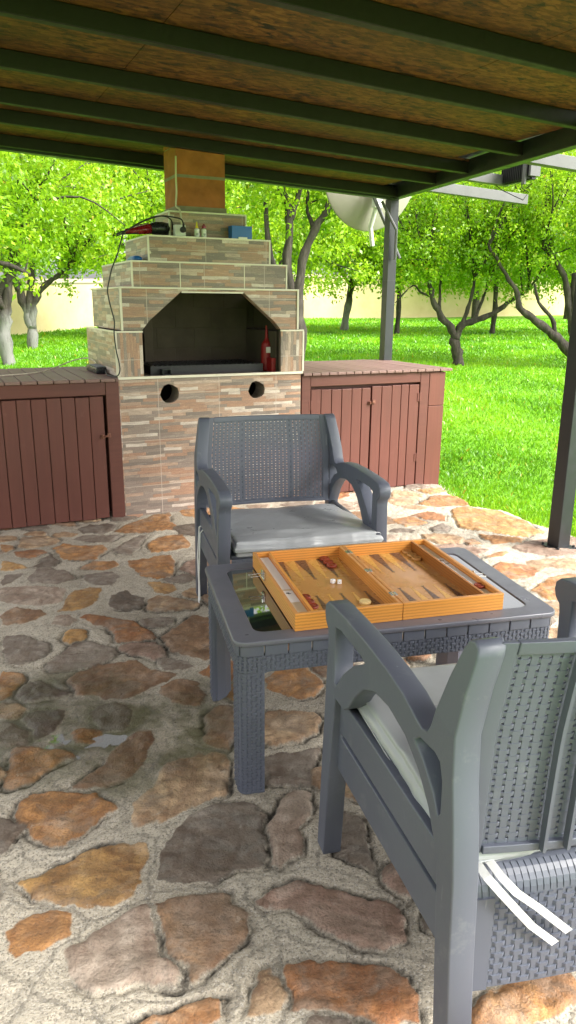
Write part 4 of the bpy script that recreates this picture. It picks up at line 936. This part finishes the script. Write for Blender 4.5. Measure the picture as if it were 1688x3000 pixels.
# papers in the side trays
m=MB();m.box(-.019,.019,-.15,.15,0,.0006);o=m.build('paper_strip',M['paper'],None,loc=BM@Vector((.0317,.38,.0344)),rz=BR);tag(o,'long white paper strip in the left side compartment','paper')
m=MB();m.box(-.018,.018,-.045,.045,0,.0006);o=m.build('paper_slip',M['paper'],None,loc=BM@Vector((.0320,.168,.0356)),rz=BR);tag(o,'short white paper slip with a dark mark in the left side compartment','paper')
m=MB();m.box(-.006,.004,.022,.030,.0008,.0011);m.box(-.002,.008,.018,.022,.0008,.0011);m.build('printed_mark',M['ink'],o)
m=MB();m.box(-.019,.019,-.14,.14,0,.0006);o=m.build('paper_strip',M['paper'],None,loc=BM@Vector((.6240,.240,.0344)),rz=BR);tag(o,'white paper strip with small print in the right side compartment','paper')
m=MB();m.box(-.014,-.004,.112,.124,.0008,.0011);m.box(.001,.005,.116,.122,.0008,.0011);m.box(-.006,.010,.082,.085,.0008,.0011);m.box(.004,.014,.090,.092,.0008,.0011);m.build('printed_mark',M['ink'],o)

# ------------------------------------------------------------ small things round the fireplace
GM=Matrix.Translation(GA)@Rz(GR)
def gl(x,y,z):return GM@Vector((x,y,z))
def gplace(m,name,mats,x,y,z,rz,label,cat,group=None,**kw):
    return tag(m.build(name,mats,None,loc=gl(x,y,z),rz=GR+rz,**kw),label,cat,group)
e=empty('socket_box',gl(.437,.050,1.7625),GR);tag(e,'white wall socket box standing on the upper ledge with a black plug in it','socket')
m=MB();m.box(-.034,.034,-.02,.025,0,.068);m.build('housing',M['whitepl'],e,bevel=.004)
m=MB();m.lathe([(.026,0),(.026,.002),(.022,.0022),(.021,.0005)],24,M=T(0,-.0202,.034)@Matrix.Rotation(R(90),4,'X'));m.build('socket_ring',M['whitepl'],e)
pw=MB()
# black power cord: plug, over the ledge, down the left corner to the charger
pl=empty('power_cord',gl(.437,.02,1.80),GR);tag(pl,'black power cord hanging from the socket down the left corner of the fireplace','cord')
cordpts=[(.443,-.008,1.835),(.43,-.01,1.858),(.38,-.005,1.868),(.31,.01,1.872),(.22,.01,1.845),(.13,.0,1.80),(.075,-.01,1.765),(.046,-.02,1.703),(.022,-.02,1.632),(-.012,-.02,1.56),(-.030,-.02,1.498),(-.045,-.02,1.435),(-.040,-.02,1.38),(-.028,-.02,1.32),(-.014,-.02,1.25),(-.020,-.022,1.18),(-.013,-.022,1.08),(.0,-.022,1.01),(.004,-.022,.96),(-.012,-.024,.925),(-.03,.05,.916),(-.04,.15,.916),(-.02,.30,.93)]
base=Vector((.437,.02,1.80))
def cat(pts,n=5):
    out=[];p=[Vector(q) for q in pts];p=[p[0]]+p+[p[-1]]
    for i in range(1,len(p)-2):
        for k in range(n):
            t=k/n;a,b,c,d=p[i-1],p[i],p[i+1],p[i+2];out.append(.5*((2*b)+(c-a)*t+(2*a-5*b+4*c-d)*t*t+(3*b-3*c+d-a)*t**3))
    return out+[p[-2]]
m=MB();m.tube([p-base for p in cat(cordpts)],.0042,8);m.build('cable',M['black'],pl,smooth=True)
m=MB();m.lathe([(.018,0),(.018,.02),(.012,.03),(.008,.034)],16,M=T(.003,.0-.022,-.002)@Matrix.Rotation(R(90),4,'X'));m.tube([Vector((.003,-.045,.0)),Vector((.004,-.04,.025)),Vector((.006,-.03,.036))],[.008,.007,.005],8);m.build('plug',M['black'],pl)
m=MB();q=Vector((.449,.09,1.84));m.tube([p-q for p in cat([(.449,.03,1.835),(.452,.06,1.88),(.452,.085,1.925),(.440,.118,1.95),(.447,.122,2.03),(.446,.122,2.13),(.449,.122,2.235)])],.006,8)
gplace(m,'white_cable',M['wirecream'],.449,.09,1.84,0,'cream cable running down the chimney to the socket box','cable',smooth=True)
def bottle(x,cap,label):
    e=empty('glue_bottle',gl(x,.045,1.7625),GR);tag(e,label,'bottle','small white bottles on the upper ledge')
    m=MB();m.lathe([(.0001,0),(.0150,0),(.016,.003),(.016,.044),(.013,.050),(.008,.053)],20);m.build('bottle_body',M['whitepl'],e,smooth=False)
    m=MB();m.lathe([(.010,.053),(.009,.062),(.006,.070),(.0035,.088),(.0025,.092)] if cap=='yellowpl' else [(.013,.053),(.013,.070),(.006,.074),(.005,.080)],16);m.build('cap',M[cap],e)
    m=MB();m.box(-.009,.007,-.0168,-.0150,.018,.021);m.box(-.009,.004,-.0168,-.0150,.012,.0145);m.build('printed_label',M['ink'],e)
bottle(.548,'yellowpl','small white bottle with a pointed yellow cap on the upper ledge');bottle(.594,'redpl','small white bottle with a red cap on the upper ledge')
m=MB();m.box(-.070,.070,-.03,.03,0,.078);m.box(-.071,.071,-.0315,-.030,.060,.064)
o=gplace(m,'blue_box',M['blue'],.842,.050,1.7625,2,'blue plastic box at the right end of the upper ledge','box',bevel=.003)
m=MB();m.box(-.028,.030,-.046,-.032,0,.010);m.build('label_tab',M['whitepl'],o,bevel=.001)
# red and black electric blower lying on the ledge
e=empty('heat_gun',gl(.315,.12,1.805),GR+8);tag(e,'red and black electric power tool lying on the upper left ledge with its cord','power tool')
m=MB();m.tube([(-.05,0,0),(-.02,0,.004),(.03,0,.006),(.07,0,.004)],[.030,.038,.040,.036],14);m.build('motor_housing',M['blackgloss'],e,smooth=True)
m=MB();m.tube([(-.21,.0,-.022),(-.17,0,-.020),(-.11,0,-.010),(-.05,0,0)],[.014,.018,.026,.032],14);m.build('handle',M['redpl'],e,smooth=True)
m=MB();m.tube([(-.16,-.012,.004),(-.11,-.016,.018),(-.06,-.012,.032)],[.005,.006,.004],8);m.build('metal_strip',M['steel'],e)
m=MB();m.tube(cat([(-.21,0,-.02),(-.245,-.01,-.03),(-.27,-.04,-.05),(-.25,-.08,-.035),(-.17,-.10,.015),(-.08,-.11,.055),(.0,-.10,.068),(.06,-.08,.05),(.085,-.04,.0)]),.004,8);m.tube(cat([(-.21,0,-.02),(-.26,.03,-.04),(-.22,.0,-.04),(-.15,-.06,-.035)]),.0035,8);m.build('cable',M['black'],e,smooth=True)
# blue folded cloth on the second ledge
m=MB();pr=[(-.012,0),(-.010,.020),(.0,.028),(.02,.030),(.055,.026),(.085,.028),(.105,.018),(.110,0)]
m.tube([(0,-.0,.012),(0,.07,.016),(0,.15,.017),(0,.23,.012)],[.022,.026,.027,.018],12)
o=gplace(m,'blue_bag',M['blue'],.165,.03,1.613,0,'crumpled blue plastic bag on the left ledge of the second tier','bag',smooth=True);o.scale=(1,1,.75)
# charger on the left cabinet
e=empty('charger',gl(-.035,.47,.909),GR+2);tag(e,'flat grey and black charger on the left cabinet beside the fireplace wall','charger')
m=MB();m.box(-.045,.035,-.15,.15,0,.040);m.build('charger_body',M['blackgloss'],e,bevel=.006)
m=MB();m.box(-.035,.025,-.13,.10,.0405,.046);m.build('top_plate',M['greyboard'],e,bevel=.003)
m=MB();q=Vector((-.1,.8,.92));m.tube([p-q for p in cat([(-1.0,.25,.913),(-.67,.35,.914),(-.45,.46,.915),(-.30,.62,.93),(-.17,.72,.965),(-.06,.72,.985),(.0-.02,.66,.965),(-.03,.55,.957)])],.0042,8)
gplace(m,'thin_cable',M['wirecream'],-.1,.8,.92,0,'thin pale cable arching over the left cabinet top to the charger','cable',smooth=True)
# inside the hearth
e=empty('ember_tray',gl(.62,.34,.9065),GR);tag(e,'long black metal ember tray with a slotted rim inside the hearth','tray')
m=MB();m.box(-.38,.42,-.20,.20,0.,.008);m.box(-.38,.42,-.20,-.192,.008,.055);m.box(-.38,.42,.192,.20,.008,.055);m.box(.412,.42,-.191,.191,.008,.055);m.box(-.38,-.372,-.191,.191,.008,.055)
m.build('pan',M['black'],e,bevel=.001)
m=MB()
for k in range(24):x=-.365+k*.033;m.tube([(x,-.195,.058),(x,.195,.058)],.003,6)
m.build('grate',M['blackgloss'],e)
m=MB();m.box(-.030,.030,.0,.22,.0,.004);m.box(-.030,.030,.0,.22,.034,.038);m.box(-.030,-.026,.0,.22,.004,.034);m.box(.026,.030,.0,.22,.004,.034)
gplace(m,'steel_tube',M['darkmetal'],.335,.085,.9068,3,'short square steel tube lying at the front left of the hearth','steel tube')
e=empty('fire_blower',gl(1.092,.20,.9068),GR);tag(e,'red painted bottle shaped cylinder with a long neck standing at the right of the hearth','cylinder')
m=MB();m.lathe([(.0001,0),(.036,0),(.039,.006),(.039,.16),(.034,.19),(.018,.21),(.012,.225)],24);m.build('cylinder_body',M['redpaint'],e,smooth=False)
m=MB();m.tube([(0,0,.223),(0,0,.27),(-.002,0,.31)],[.011,.009,.006],10);m.build('neck',M['redpaint'],e)
m=MB();m.box(-.020,.018,-.0405,-.038,.125,.165);m.box(-.006,.014,-.0405,-.038,.06,.085);m.build('printed_label',M['whitepl'],e,bevel=.0008)
m=MB();m.box(0,.03,-.03,.06,0,.095);gplace(m,'red_block',M['redpaint'],1.125-.05,.10,.9068,0,'small red painted block beside the red cylinder in the hearth','block',bevel=.002)
m=MB();m.prism([(-.05,0),(.06,0),(.015,.17),(-.04,.20)],-.01,.01,M=Matrix.Rotation(R(90),4,'X'));gplace(m,'grey_board',M['greyboard'],1.345,.62,.9008,0,'grey board offcut leaning behind the right pillar on the cabinet top','board',bevel=.001)
# ------------------------------------------------------------ trees
def leaves_mesh(name,pos,L,W,droop,seed,lcb,per=26):
    r=np.random.default_rng(seed);n=len(pos);L*=1.02;W*=1.15
    a=(np.repeat(r.random(n//per+1),per)[:n]+r.normal(0,.16,n))*6.283;el=r.normal(-droop,.55,n)
    d=np.stack([np.cos(a)*np.cos(el),np.sin(a)*np.cos(el),np.sin(el)],1)
    q=r.normal(size=(n,3));w=np.cross(d,q);w/=np.linalg.norm(w,axis=1)[:,None]+1e-9;nn=np.cross(d,w)
    l=(L*(.6+.7*r.random(n)))[:,None];wd=(W*(.6+.7*r.random(n)))[:,None]
    V=np.stack([pos,pos+d*l*.45+w*wd*.5+nn*l*.05,pos+d*l-nn*l*.12,pos+d*l*.45-w*wd*.5+nn*l*.05],1).reshape(-1,3)
    lc=np.clip(lcb+r.normal(0,.16,n),0,.93);lc[r.random(n)<.006]=1
    return np_mesh(name,V,np.arange(4*n).reshape(-1,4),{'lc':('FLOAT',np.repeat(lc,4))},False)
def tree(name,label,x,y,limbs,blobs,nleaf,L,W,leaf,seed,white=False,droop=.5,per=26,spread=.30,ntw=40,sub=.12,gap=.0):
    r=np.random.default_rng(seed);z0=lzs(x,y)
    e=empty(name,(x,y,z0));tag(e,label,'tree','trees of the orchard')
    m=MB();P=[]
    for pts,ra,rb in limbs:
        pts=[(p[0],(p[2] if len(p)>2 else 0.),p[1]) for p in pts]
        pts=cat(pts,4);n=len(pts);rr=[(ra+(rb-ra)*(i/(n-1))**.8)*(1+.13*math.sin(i*1.9+seed)) for i in range(n)]
        pts=[p+Vector((r.normal()*ra*.10,r.normal()*ra*.10,0)) if 0<i<n-1 else p for i,p in enumerate(pts)]
        m.tube(pts,rr,9);P+=[tuple(p) for p in pts[n//2:]]
    # branches into the crown
    bw=np.array([b[3]*b[4]*b[5] for b in blobs],float);bw/=bw.sum();tips=[]
    def inblob():
        b=blobs[r.choice(len(blobs),p=bw)]
        while True:
            q=r.random(3)*2-1;s=(q**2).sum()
            if s<=1:break
        q=q*(1 if r.random()<.5 else 1)
        return np.array(b[:3])+q*np.array(b[3:6])
    PA=np.array(P)
    for k in range(ntw):
        t=inblob();i=np.argmin(((PA-t)**2).sum(1)*(1+.5*r.random(len(PA))));a=PA[i]
        mid=(a+t)/2+np.array([r.normal()*.12,r.normal()*.12,.10+r.normal()*.08])*np.linalg.norm(t-a)
        pts=cat([tuple(a),tuple(mid),tuple(t)],4);ln=np.linalg.norm(t-a);r0=.010+.011*ln
        m.tube(pts,[max(.0035,r0*(1-.8*i/(len(pts)-1))) for i in range(len(pts))],5,cap=False);tips+=[np.array(p) for p in pts[2:]]
    m.build('trunk',M['barkw' if white else 'bark'],e,smooth=True)
    tips=np.array(tips)
    nc=max(1,nleaf//per);C=[];lcc=[]
    for k in range(nc):
        if r.random()<.55:c=tips[r.integers(len(tips))]+r.normal(size=3)*.12
        else:c=inblob()
        C.append(c);lcc.append(r.normal(.48,.13))
    C=np.array(C)
    if gap>0:
        g=fbm(C[:,0]*1.3+C[:,1]+20,C[:,2]*1.3+20,seed+200,1.6,2);k=g>gap;C=C[k];lcc=np.array(lcc)[k]
    nc=len(C)
    dr=r.normal(size=(nc,3));dr[:,2]-=.4;dr/=np.linalg.norm(dr,axis=1)[:,None]
    t=r.random((nc,per,1));pos=C[:,None,:]+dr[:,None,:]*t*spread+r.normal(size=(nc,per,3))*spread*.26
    pos=pos.reshape(-1,3);lcb=np.repeat(np.array(lcc),per)
    me=leaves_mesh('crown',pos,L,W,droop,seed+1,lcb,per);link('crown',me,M[leaf],e)
    return e
# left orchard
tree('orchard_tree','leafy orchard tree with a forked whitewashed trunk nearest the left picture edge',-5.08,13.7,
 [([(0,-.1),(-.03,.55),(.02,.95),(-.10,1.2),(-.15,1.6)],.13,.085),([(.0,.85),(-.25,1.0),(.02,1.35),(.30,1.75),(.45,2.2),(.50,2.7)],.10,.05),([(.02,.9),(.10,1.3),(.16,1.8),(.4,2.4)],.09,.05),([(-.15,1.5),(-.5,2.1),(-.4,2.8)],.09,.04)],
 [(-.2,0,3.1,2.3,1.9,1.25),(1.2,.3,2.75,1.3,1.2,.95),(-1.3,-.2,2.5,1.2,1.2,.8),(.7,-.6,3.6,1.5,1.2,.8)],21000,.085,.036,'leafA',21,True,gap=.2)
tree('orchard_tree','orchard tree with grey white forked trunk, second from the left, close to the wall',-5.72,17.0,
 [([(0,-.1),(-.02,.45),(-.12,.9),(-.20,1.3)],.125,.09),([(.0,.45),(.07,.95),(.30,1.3),(.62,1.55),(1.0,1.8)],.10,.04),([(-.05,.6),(.02,1.2),(.12,1.8),(.1,2.4)],.10,.05),([(-.2,1.25),(-.5,1.9),(-.5,2.6)],.10,.05)],
 [(0,0,3.4,2.4,2.,1.5),(1.6,.2,3.0,1.5,1.4,1.1),(-1.6,0,3.,1.3,1.3,1.1)],16000,.10,.045,'leafC',22,True,gap=.27)
tree('orchard_tree','near orchard tree whose thick bare limb leans in from the left picture edge',-4.05,8.6,
 [([(-.5,-.1),(-.45,.6),(-.35,1.1)],.17,.14),([(-.35,1.0),(.15,1.34),(.42,1.62),(.62,1.92),(.68,2.25)],.105,.05),([(-.4,1.0),(-.1,1.9,.2),(.35,2.45,.2),(.75,2.75,.2)],.09,.03),([(.42,1.60),(.85,1.72),(1.15,1.6,.1)],.045,.018),([(.0,2.0,.1),(.4,2.15,.0),(.62,2.38,-.1)],.04,.014)],
 [(.35,0,2.75,.95,.9,.50),(.95,.1,2.25,.65,.7,.55),(-.6,0,2.9,1.2,1.0,.6),(.25,.3,1.95,.55,.5,.35),(.1,.2,3.9,1.2,1.1,.6)],15000,.075,.032,'leafA',23,False,spread=.22,gap=.2,ntw=46)
# trees behind the fireplace
tree('orchard_tree','orchard tree with dark twisting limbs directly behind the fireplace',.10,10.4,
 [([(0,-.1),(.02,.7),(-.02,1.25)],.12,.10),([(-.02,1.2),(-.13,1.7),(-.11,2.3),(-.26,2.75),(-.38,3.1)],.075,.035),([(-.11,2.25),(.02,2.65),(.08,3.0)],.05,.025),([(.0,1.1),(.06,1.75),(.22,2.15),(.42,2.5),(.52,2.95)],.075,.035),([(-.05,1.3),(-.35,1.8),(-.42,2.5)],.06,.03),([(.22,2.15),(.12,2.5,.3),(.2,3.,.3)],.035,.015)],
 [(0,.3,3.3,1.6,1.3,.75),(-.9,.2,2.9,.8,.9,.7),(.8,.5,2.75,.7,.8,.55),(.25,.5,2.35,.7,.7,.45)],13000,.078,.034,'leafC',24,False,gap=.26,spread=.25)
tree('orchard_tree','young orchard tree with a slim whitewashed trunk in front of the yellow wall',1.66,23.4,
 [([(0,-.1),(.09,.7),(.19,1.35)],.13,.09),([(.19,1.3),(-.05,1.6),(-.4,2.1)],.07,.03),([(.19,1.3),(.6,1.65),(1.1,2.0)],.07,.03),([(.19,1.3),(.2,2.2),(.3,3.2)],.08,.03)],
 [(0.1,0,3.1,1.9,1.7,1.35),(-.9,0,2.5,.9,.9,.6),(1.1,0,2.6,.9,.9,.7)],9000,.11,.045,'leafA',25,True,gap=.25)
s=.0039
def zp(bx,by,pts):return [((p[0]-bx)*s,(by-p[1])*s,*( (p[2],) if len(p)>2 else ())) for p in pts]
tree('orchard_tree','low forked orchard tree in mid lawn with a long limb reaching right',3.21,14.4,
 [(zp(840,1010,[(838,1030),(840,1000),(828,930),(818,880)]),.115,.095),(zp(840,1010,[(822,885),(790,830),(735,770),(700,700),(675,620),(660,540)]),.085,.035),(zp(840,1010,[(820,885),(848,820),(905,800),(990,765),(1080,700),(1160,645)]),.085,.03),(zp(840,1010,[(850,815),(872,740),(890,640),(905,560,.2)]),.05,.02),(zp(840,1010,[(735,770),(742,700,.2),(745,600,.3)]),.04,.018),(zp(840,1010,[(700,690),(640,670),(600,640),(520,720)]),.026,.010),(zp(840,1010,[(905,800),(950,700,.2),(975,620,.2)]),.04,.018)],
 [(.1,.2,2.45,1.5,1.3,.72),(-.9,.1,2.25,.8,.9,.75),(1.2,.2,2.2,1.0,1.,.55),(.0,.3,3.1,1.5,1.2,.6),(.5,0,1.75,.9,.7,.28)],30000,.066,.031,'leafA',26,False,spread=.24,gap=.20,ntw=60)
s=.0038
tree('orchard_tree','dark gnarled orchard tree forking near the ground at the right picture edge',5.28,13.9,
 [(zp(1430,1050,[(1440,1075),(1432,1040),(1425,985)]),.15,.12),(zp(1430,1050,[(1425,1010),(1350,935),(1290,880),(1190,815),(1125,765),(1112,700),(1050,620),(960,490)]),.11,.025),(zp(1430,1050,[(1425,990),(1405,880),(1385,740),(1372,610)]),.10,.05),(zp(1430,1050,[(1420,950),(1370,780),(1335,650),(1272,550),(1210,495)]),.09,.03),(zp(1430,1050,[(1310,890),(1290,820),(1220,745),(1190,660)]),.05,.02),(zp(1430,1050,[(1430,1000),(1520,860),(1600,700)]),.10,.04),(zp(1430,1050,[(1385,740),(1430,610),(1500,480)]),.06,.025)],
 [(.0,.1,2.9,1.6,1.3,.9),(-1.2,.0,2.3,.8,.8,.65),(1.3,.2,2.5,1.3,1.1,1.0),(-.5,.2,3.5,1.4,1.2,.6)],30000,.066,.031,'leafC',27,False,spread=.24,gap=.20,ntw=60)
# middle distance trees
def std_limbs(h,rad,lean=0):
    return [([(0,-.1),(.04,h*.5),(lean*.3,h)],rad,rad*.75),([(lean*.3,h*.95),(-.5,h*1.45),(-.9,h*2.0)],rad*.6,rad*.25),([(lean*.3,h*.95),(.5,h*1.4,.3),(.95,h*1.9,.3)],rad*.6,rad*.25),([(lean*.3,h*.95),(.05,h*1.7,-.3),(.1,h*2.4,-.3)],rad*.6,rad*.22)]
mids=[('orchard tree with a dark trunk against the wall behind the middle lawn tree',7.45,31.0,1.7,.24,3.6,'leafC',26000,.15),
('dark trunked tree in front of the wall toward the right picture edge',11.3,31.4,1.8,.22,3.6,'leafC',14000,.14),
('leafy tree hiding the wall left of the chimney',-3.4,19.5,1.3,.13,2.9,'leafA',15000,.11),
('leafy tree farther back, between the chimney and the satellite dish',-.6,19.6,1.5,.12,3.0,'leafC',15000,.11),
('leafy tree standing behind the corner post of the shelter',3.1,22.2,1.5,.13,3.1,'leafC',32000,.12),
('orchard tree standing behind the two gnarled trees on the right',5.9,22.3,1.5,.14,3.2,'leafA',32000,.12),
('leafy tree at the far right behind the gnarled tree',9.0,21.5,1.4,.15,3.2,'leafC',14000,.11),
('leafy tree behind the two whitewashed trunks on the left',-8.1,19.0,1.5,.15,3.0,'leafC',13000,.11)]
for i,(lb,x,y,h,rad,cw,lf,nl,L) in enumerate(mids):
    tree('orchard_tree',lb,x,y,std_limbs(h,rad*.62),[(0,0,h+cw*.52,cw,cw*.8,cw*.60),(-cw*.45,0,h+cw*.25,cw*.6,cw*.6,cw*.35),(cw*.5,.2,h+cw*.3,cw*.6,cw*.6,cw*.4)],nl,L,L*.45,lf,40+i,False,spread=.38,gap=.1,ntw=26)
far=[('tall tree beyond the wall, behind the leftmost orchard trees',-17,34),('broad tree beyond the wall, just left of the fireplace',-10.5,36),('broad tree beyond the wall, hidden mostly by the fireplace tiers',-4.6,37.5),('tree beyond the wall, behind the chimney and dish',.8,38),('tree beyond the wall, behind the corner post',6.2,40),('tree beyond the wall, right of the dark trunk at the wall',11.8,42),('tree beyond the wall, near the right picture edge',17.2,43),('tree beyond the wall, outermost on the right',23.5,46)]
for i,(lb,x,y) in enumerate(far):
    cw=4.6+.5*((i*7)%3);tree('background_tree',lb,x,y,std_limbs(2.6,.25),[(0,0,5.6,cw,3.2,3.6),(-cw*.5,0,4.0,cw*.6,2.4,2.2),(cw*.5,0,4.2,cw*.6,2.4,2.4)],28000,.24,.12,['leafA','leafC','leafC'][i%3],60+i,False,spread=.7,gap=.05 if i!=5 else .34,ntw=30)

# ------------------------------------------------------------ camera
F_PX=1870.;TH_=R(15.72);RO_=R(.48)
fw=Vector((0,math.cos(TH_),-math.sin(TH_)));u0=Vector((0,math.sin(TH_),math.cos(TH_)));r0=Vector((1,0,0))
rt=r0*math.cos(RO_)+u0*math.sin(RO_);up=-r0*math.sin(RO_)+u0*math.cos(RO_)
cam=bpy.data.cameras.new('camera');co=bpy.data.objects.new('camera',cam);COL.objects.link(co)
Mc=Matrix((rt,up,-fw)).transposed().to_4x4();Mc.translation=Vector((0,0,1.37));co.matrix_world=Mc
cam.sensor_fit='VERTICAL';cam.sensor_height=24;cam.lens=24*F_PX/2576;cam.clip_start=.05;cam.clip_end=900
SC.camera=co
# ------------------------------------------------------------ light
SUN_EL,SUN_AZ=R(43),R(116)   # azimuth clockwise from +Y
wd=bpy.data.worlds.new('World');SC.world=wd;wd.use_nodes=True;nt=wd.node_tree;bg=nt.nodes['Background']
sk=nt.nodes.new('ShaderNodeTexSky');sk.sky_type='NISHITA';sk.sun_disc=False;sk.sun_elevation=SUN_EL;sk.sun_rotation=SUN_AZ;sk.air_density=1.;sk.dust_density=4.;sk.ozone_density=1.
hs=nt.nodes.new('ShaderNodeHueSaturation');hs.inputs['Saturation'].default_value=.10;hs.inputs['Value'].default_value=1.0
nt.links.new(sk.outputs[0],hs.inputs['Color'])
tc=nt.nodes.new('ShaderNodeTexCoord');no=nt.nodes.new('ShaderNodeTexNoise');no.inputs['Scale'].default_value=2.5;no.inputs['Detail'].default_value=6;nt.links.new(tc.outputs['Generated'],no.inputs['Vector'])
rp=nt.nodes.new('ShaderNodeValToRGB');rp.color_ramp.elements[0].position=.3;rp.color_ramp.elements[0].color=(1.1,1.1,1.1,1);rp.color_ramp.elements[1].position=.7;rp.color_ramp.elements[1].color=(2.6,2.55,2.5,1);nt.links.new(no.outputs['Fac'],rp.inputs[0])
mx=nt.nodes.new('ShaderNodeMix');mx.data_type='RGBA';mx.blend_type='MULTIPLY';mx.inputs[0].default_value=1;nt.links.new(hs.outputs[0],mx.inputs[6]);nt.links.new(rp.outputs[0],mx.inputs[7])
nt.links.new(mx.outputs[2],bg.inputs[0]);bg.inputs[1].default_value=.15
L=bpy.data.lights.new('sun','SUN');L.energy=4.3;L.angle=R(24);L.color=(1,.955,.88);lo=bpy.data.objects.new('sun',L);COL.objects.link(lo)
dv=Vector((math.sin(SUN_AZ)*math.cos(SUN_EL),math.cos(SUN_AZ)*math.cos(SUN_EL),math.sin(SUN_EL)));lo.rotation_euler=dv.to_track_quat('Z','Y').to_euler();lo.location=(6,-4,8)
SC.view_settings.view_transform='Standard';SC.view_settings.look='None';SC.view_settings.gamma=1;SC.view_settings.exposure=.78
SC.render.film_transparent=False
SC.cycles.max_bounces=8;SC.cycles.diffuse_bounces=4;SC.cycles.transparent_max_bounces=8
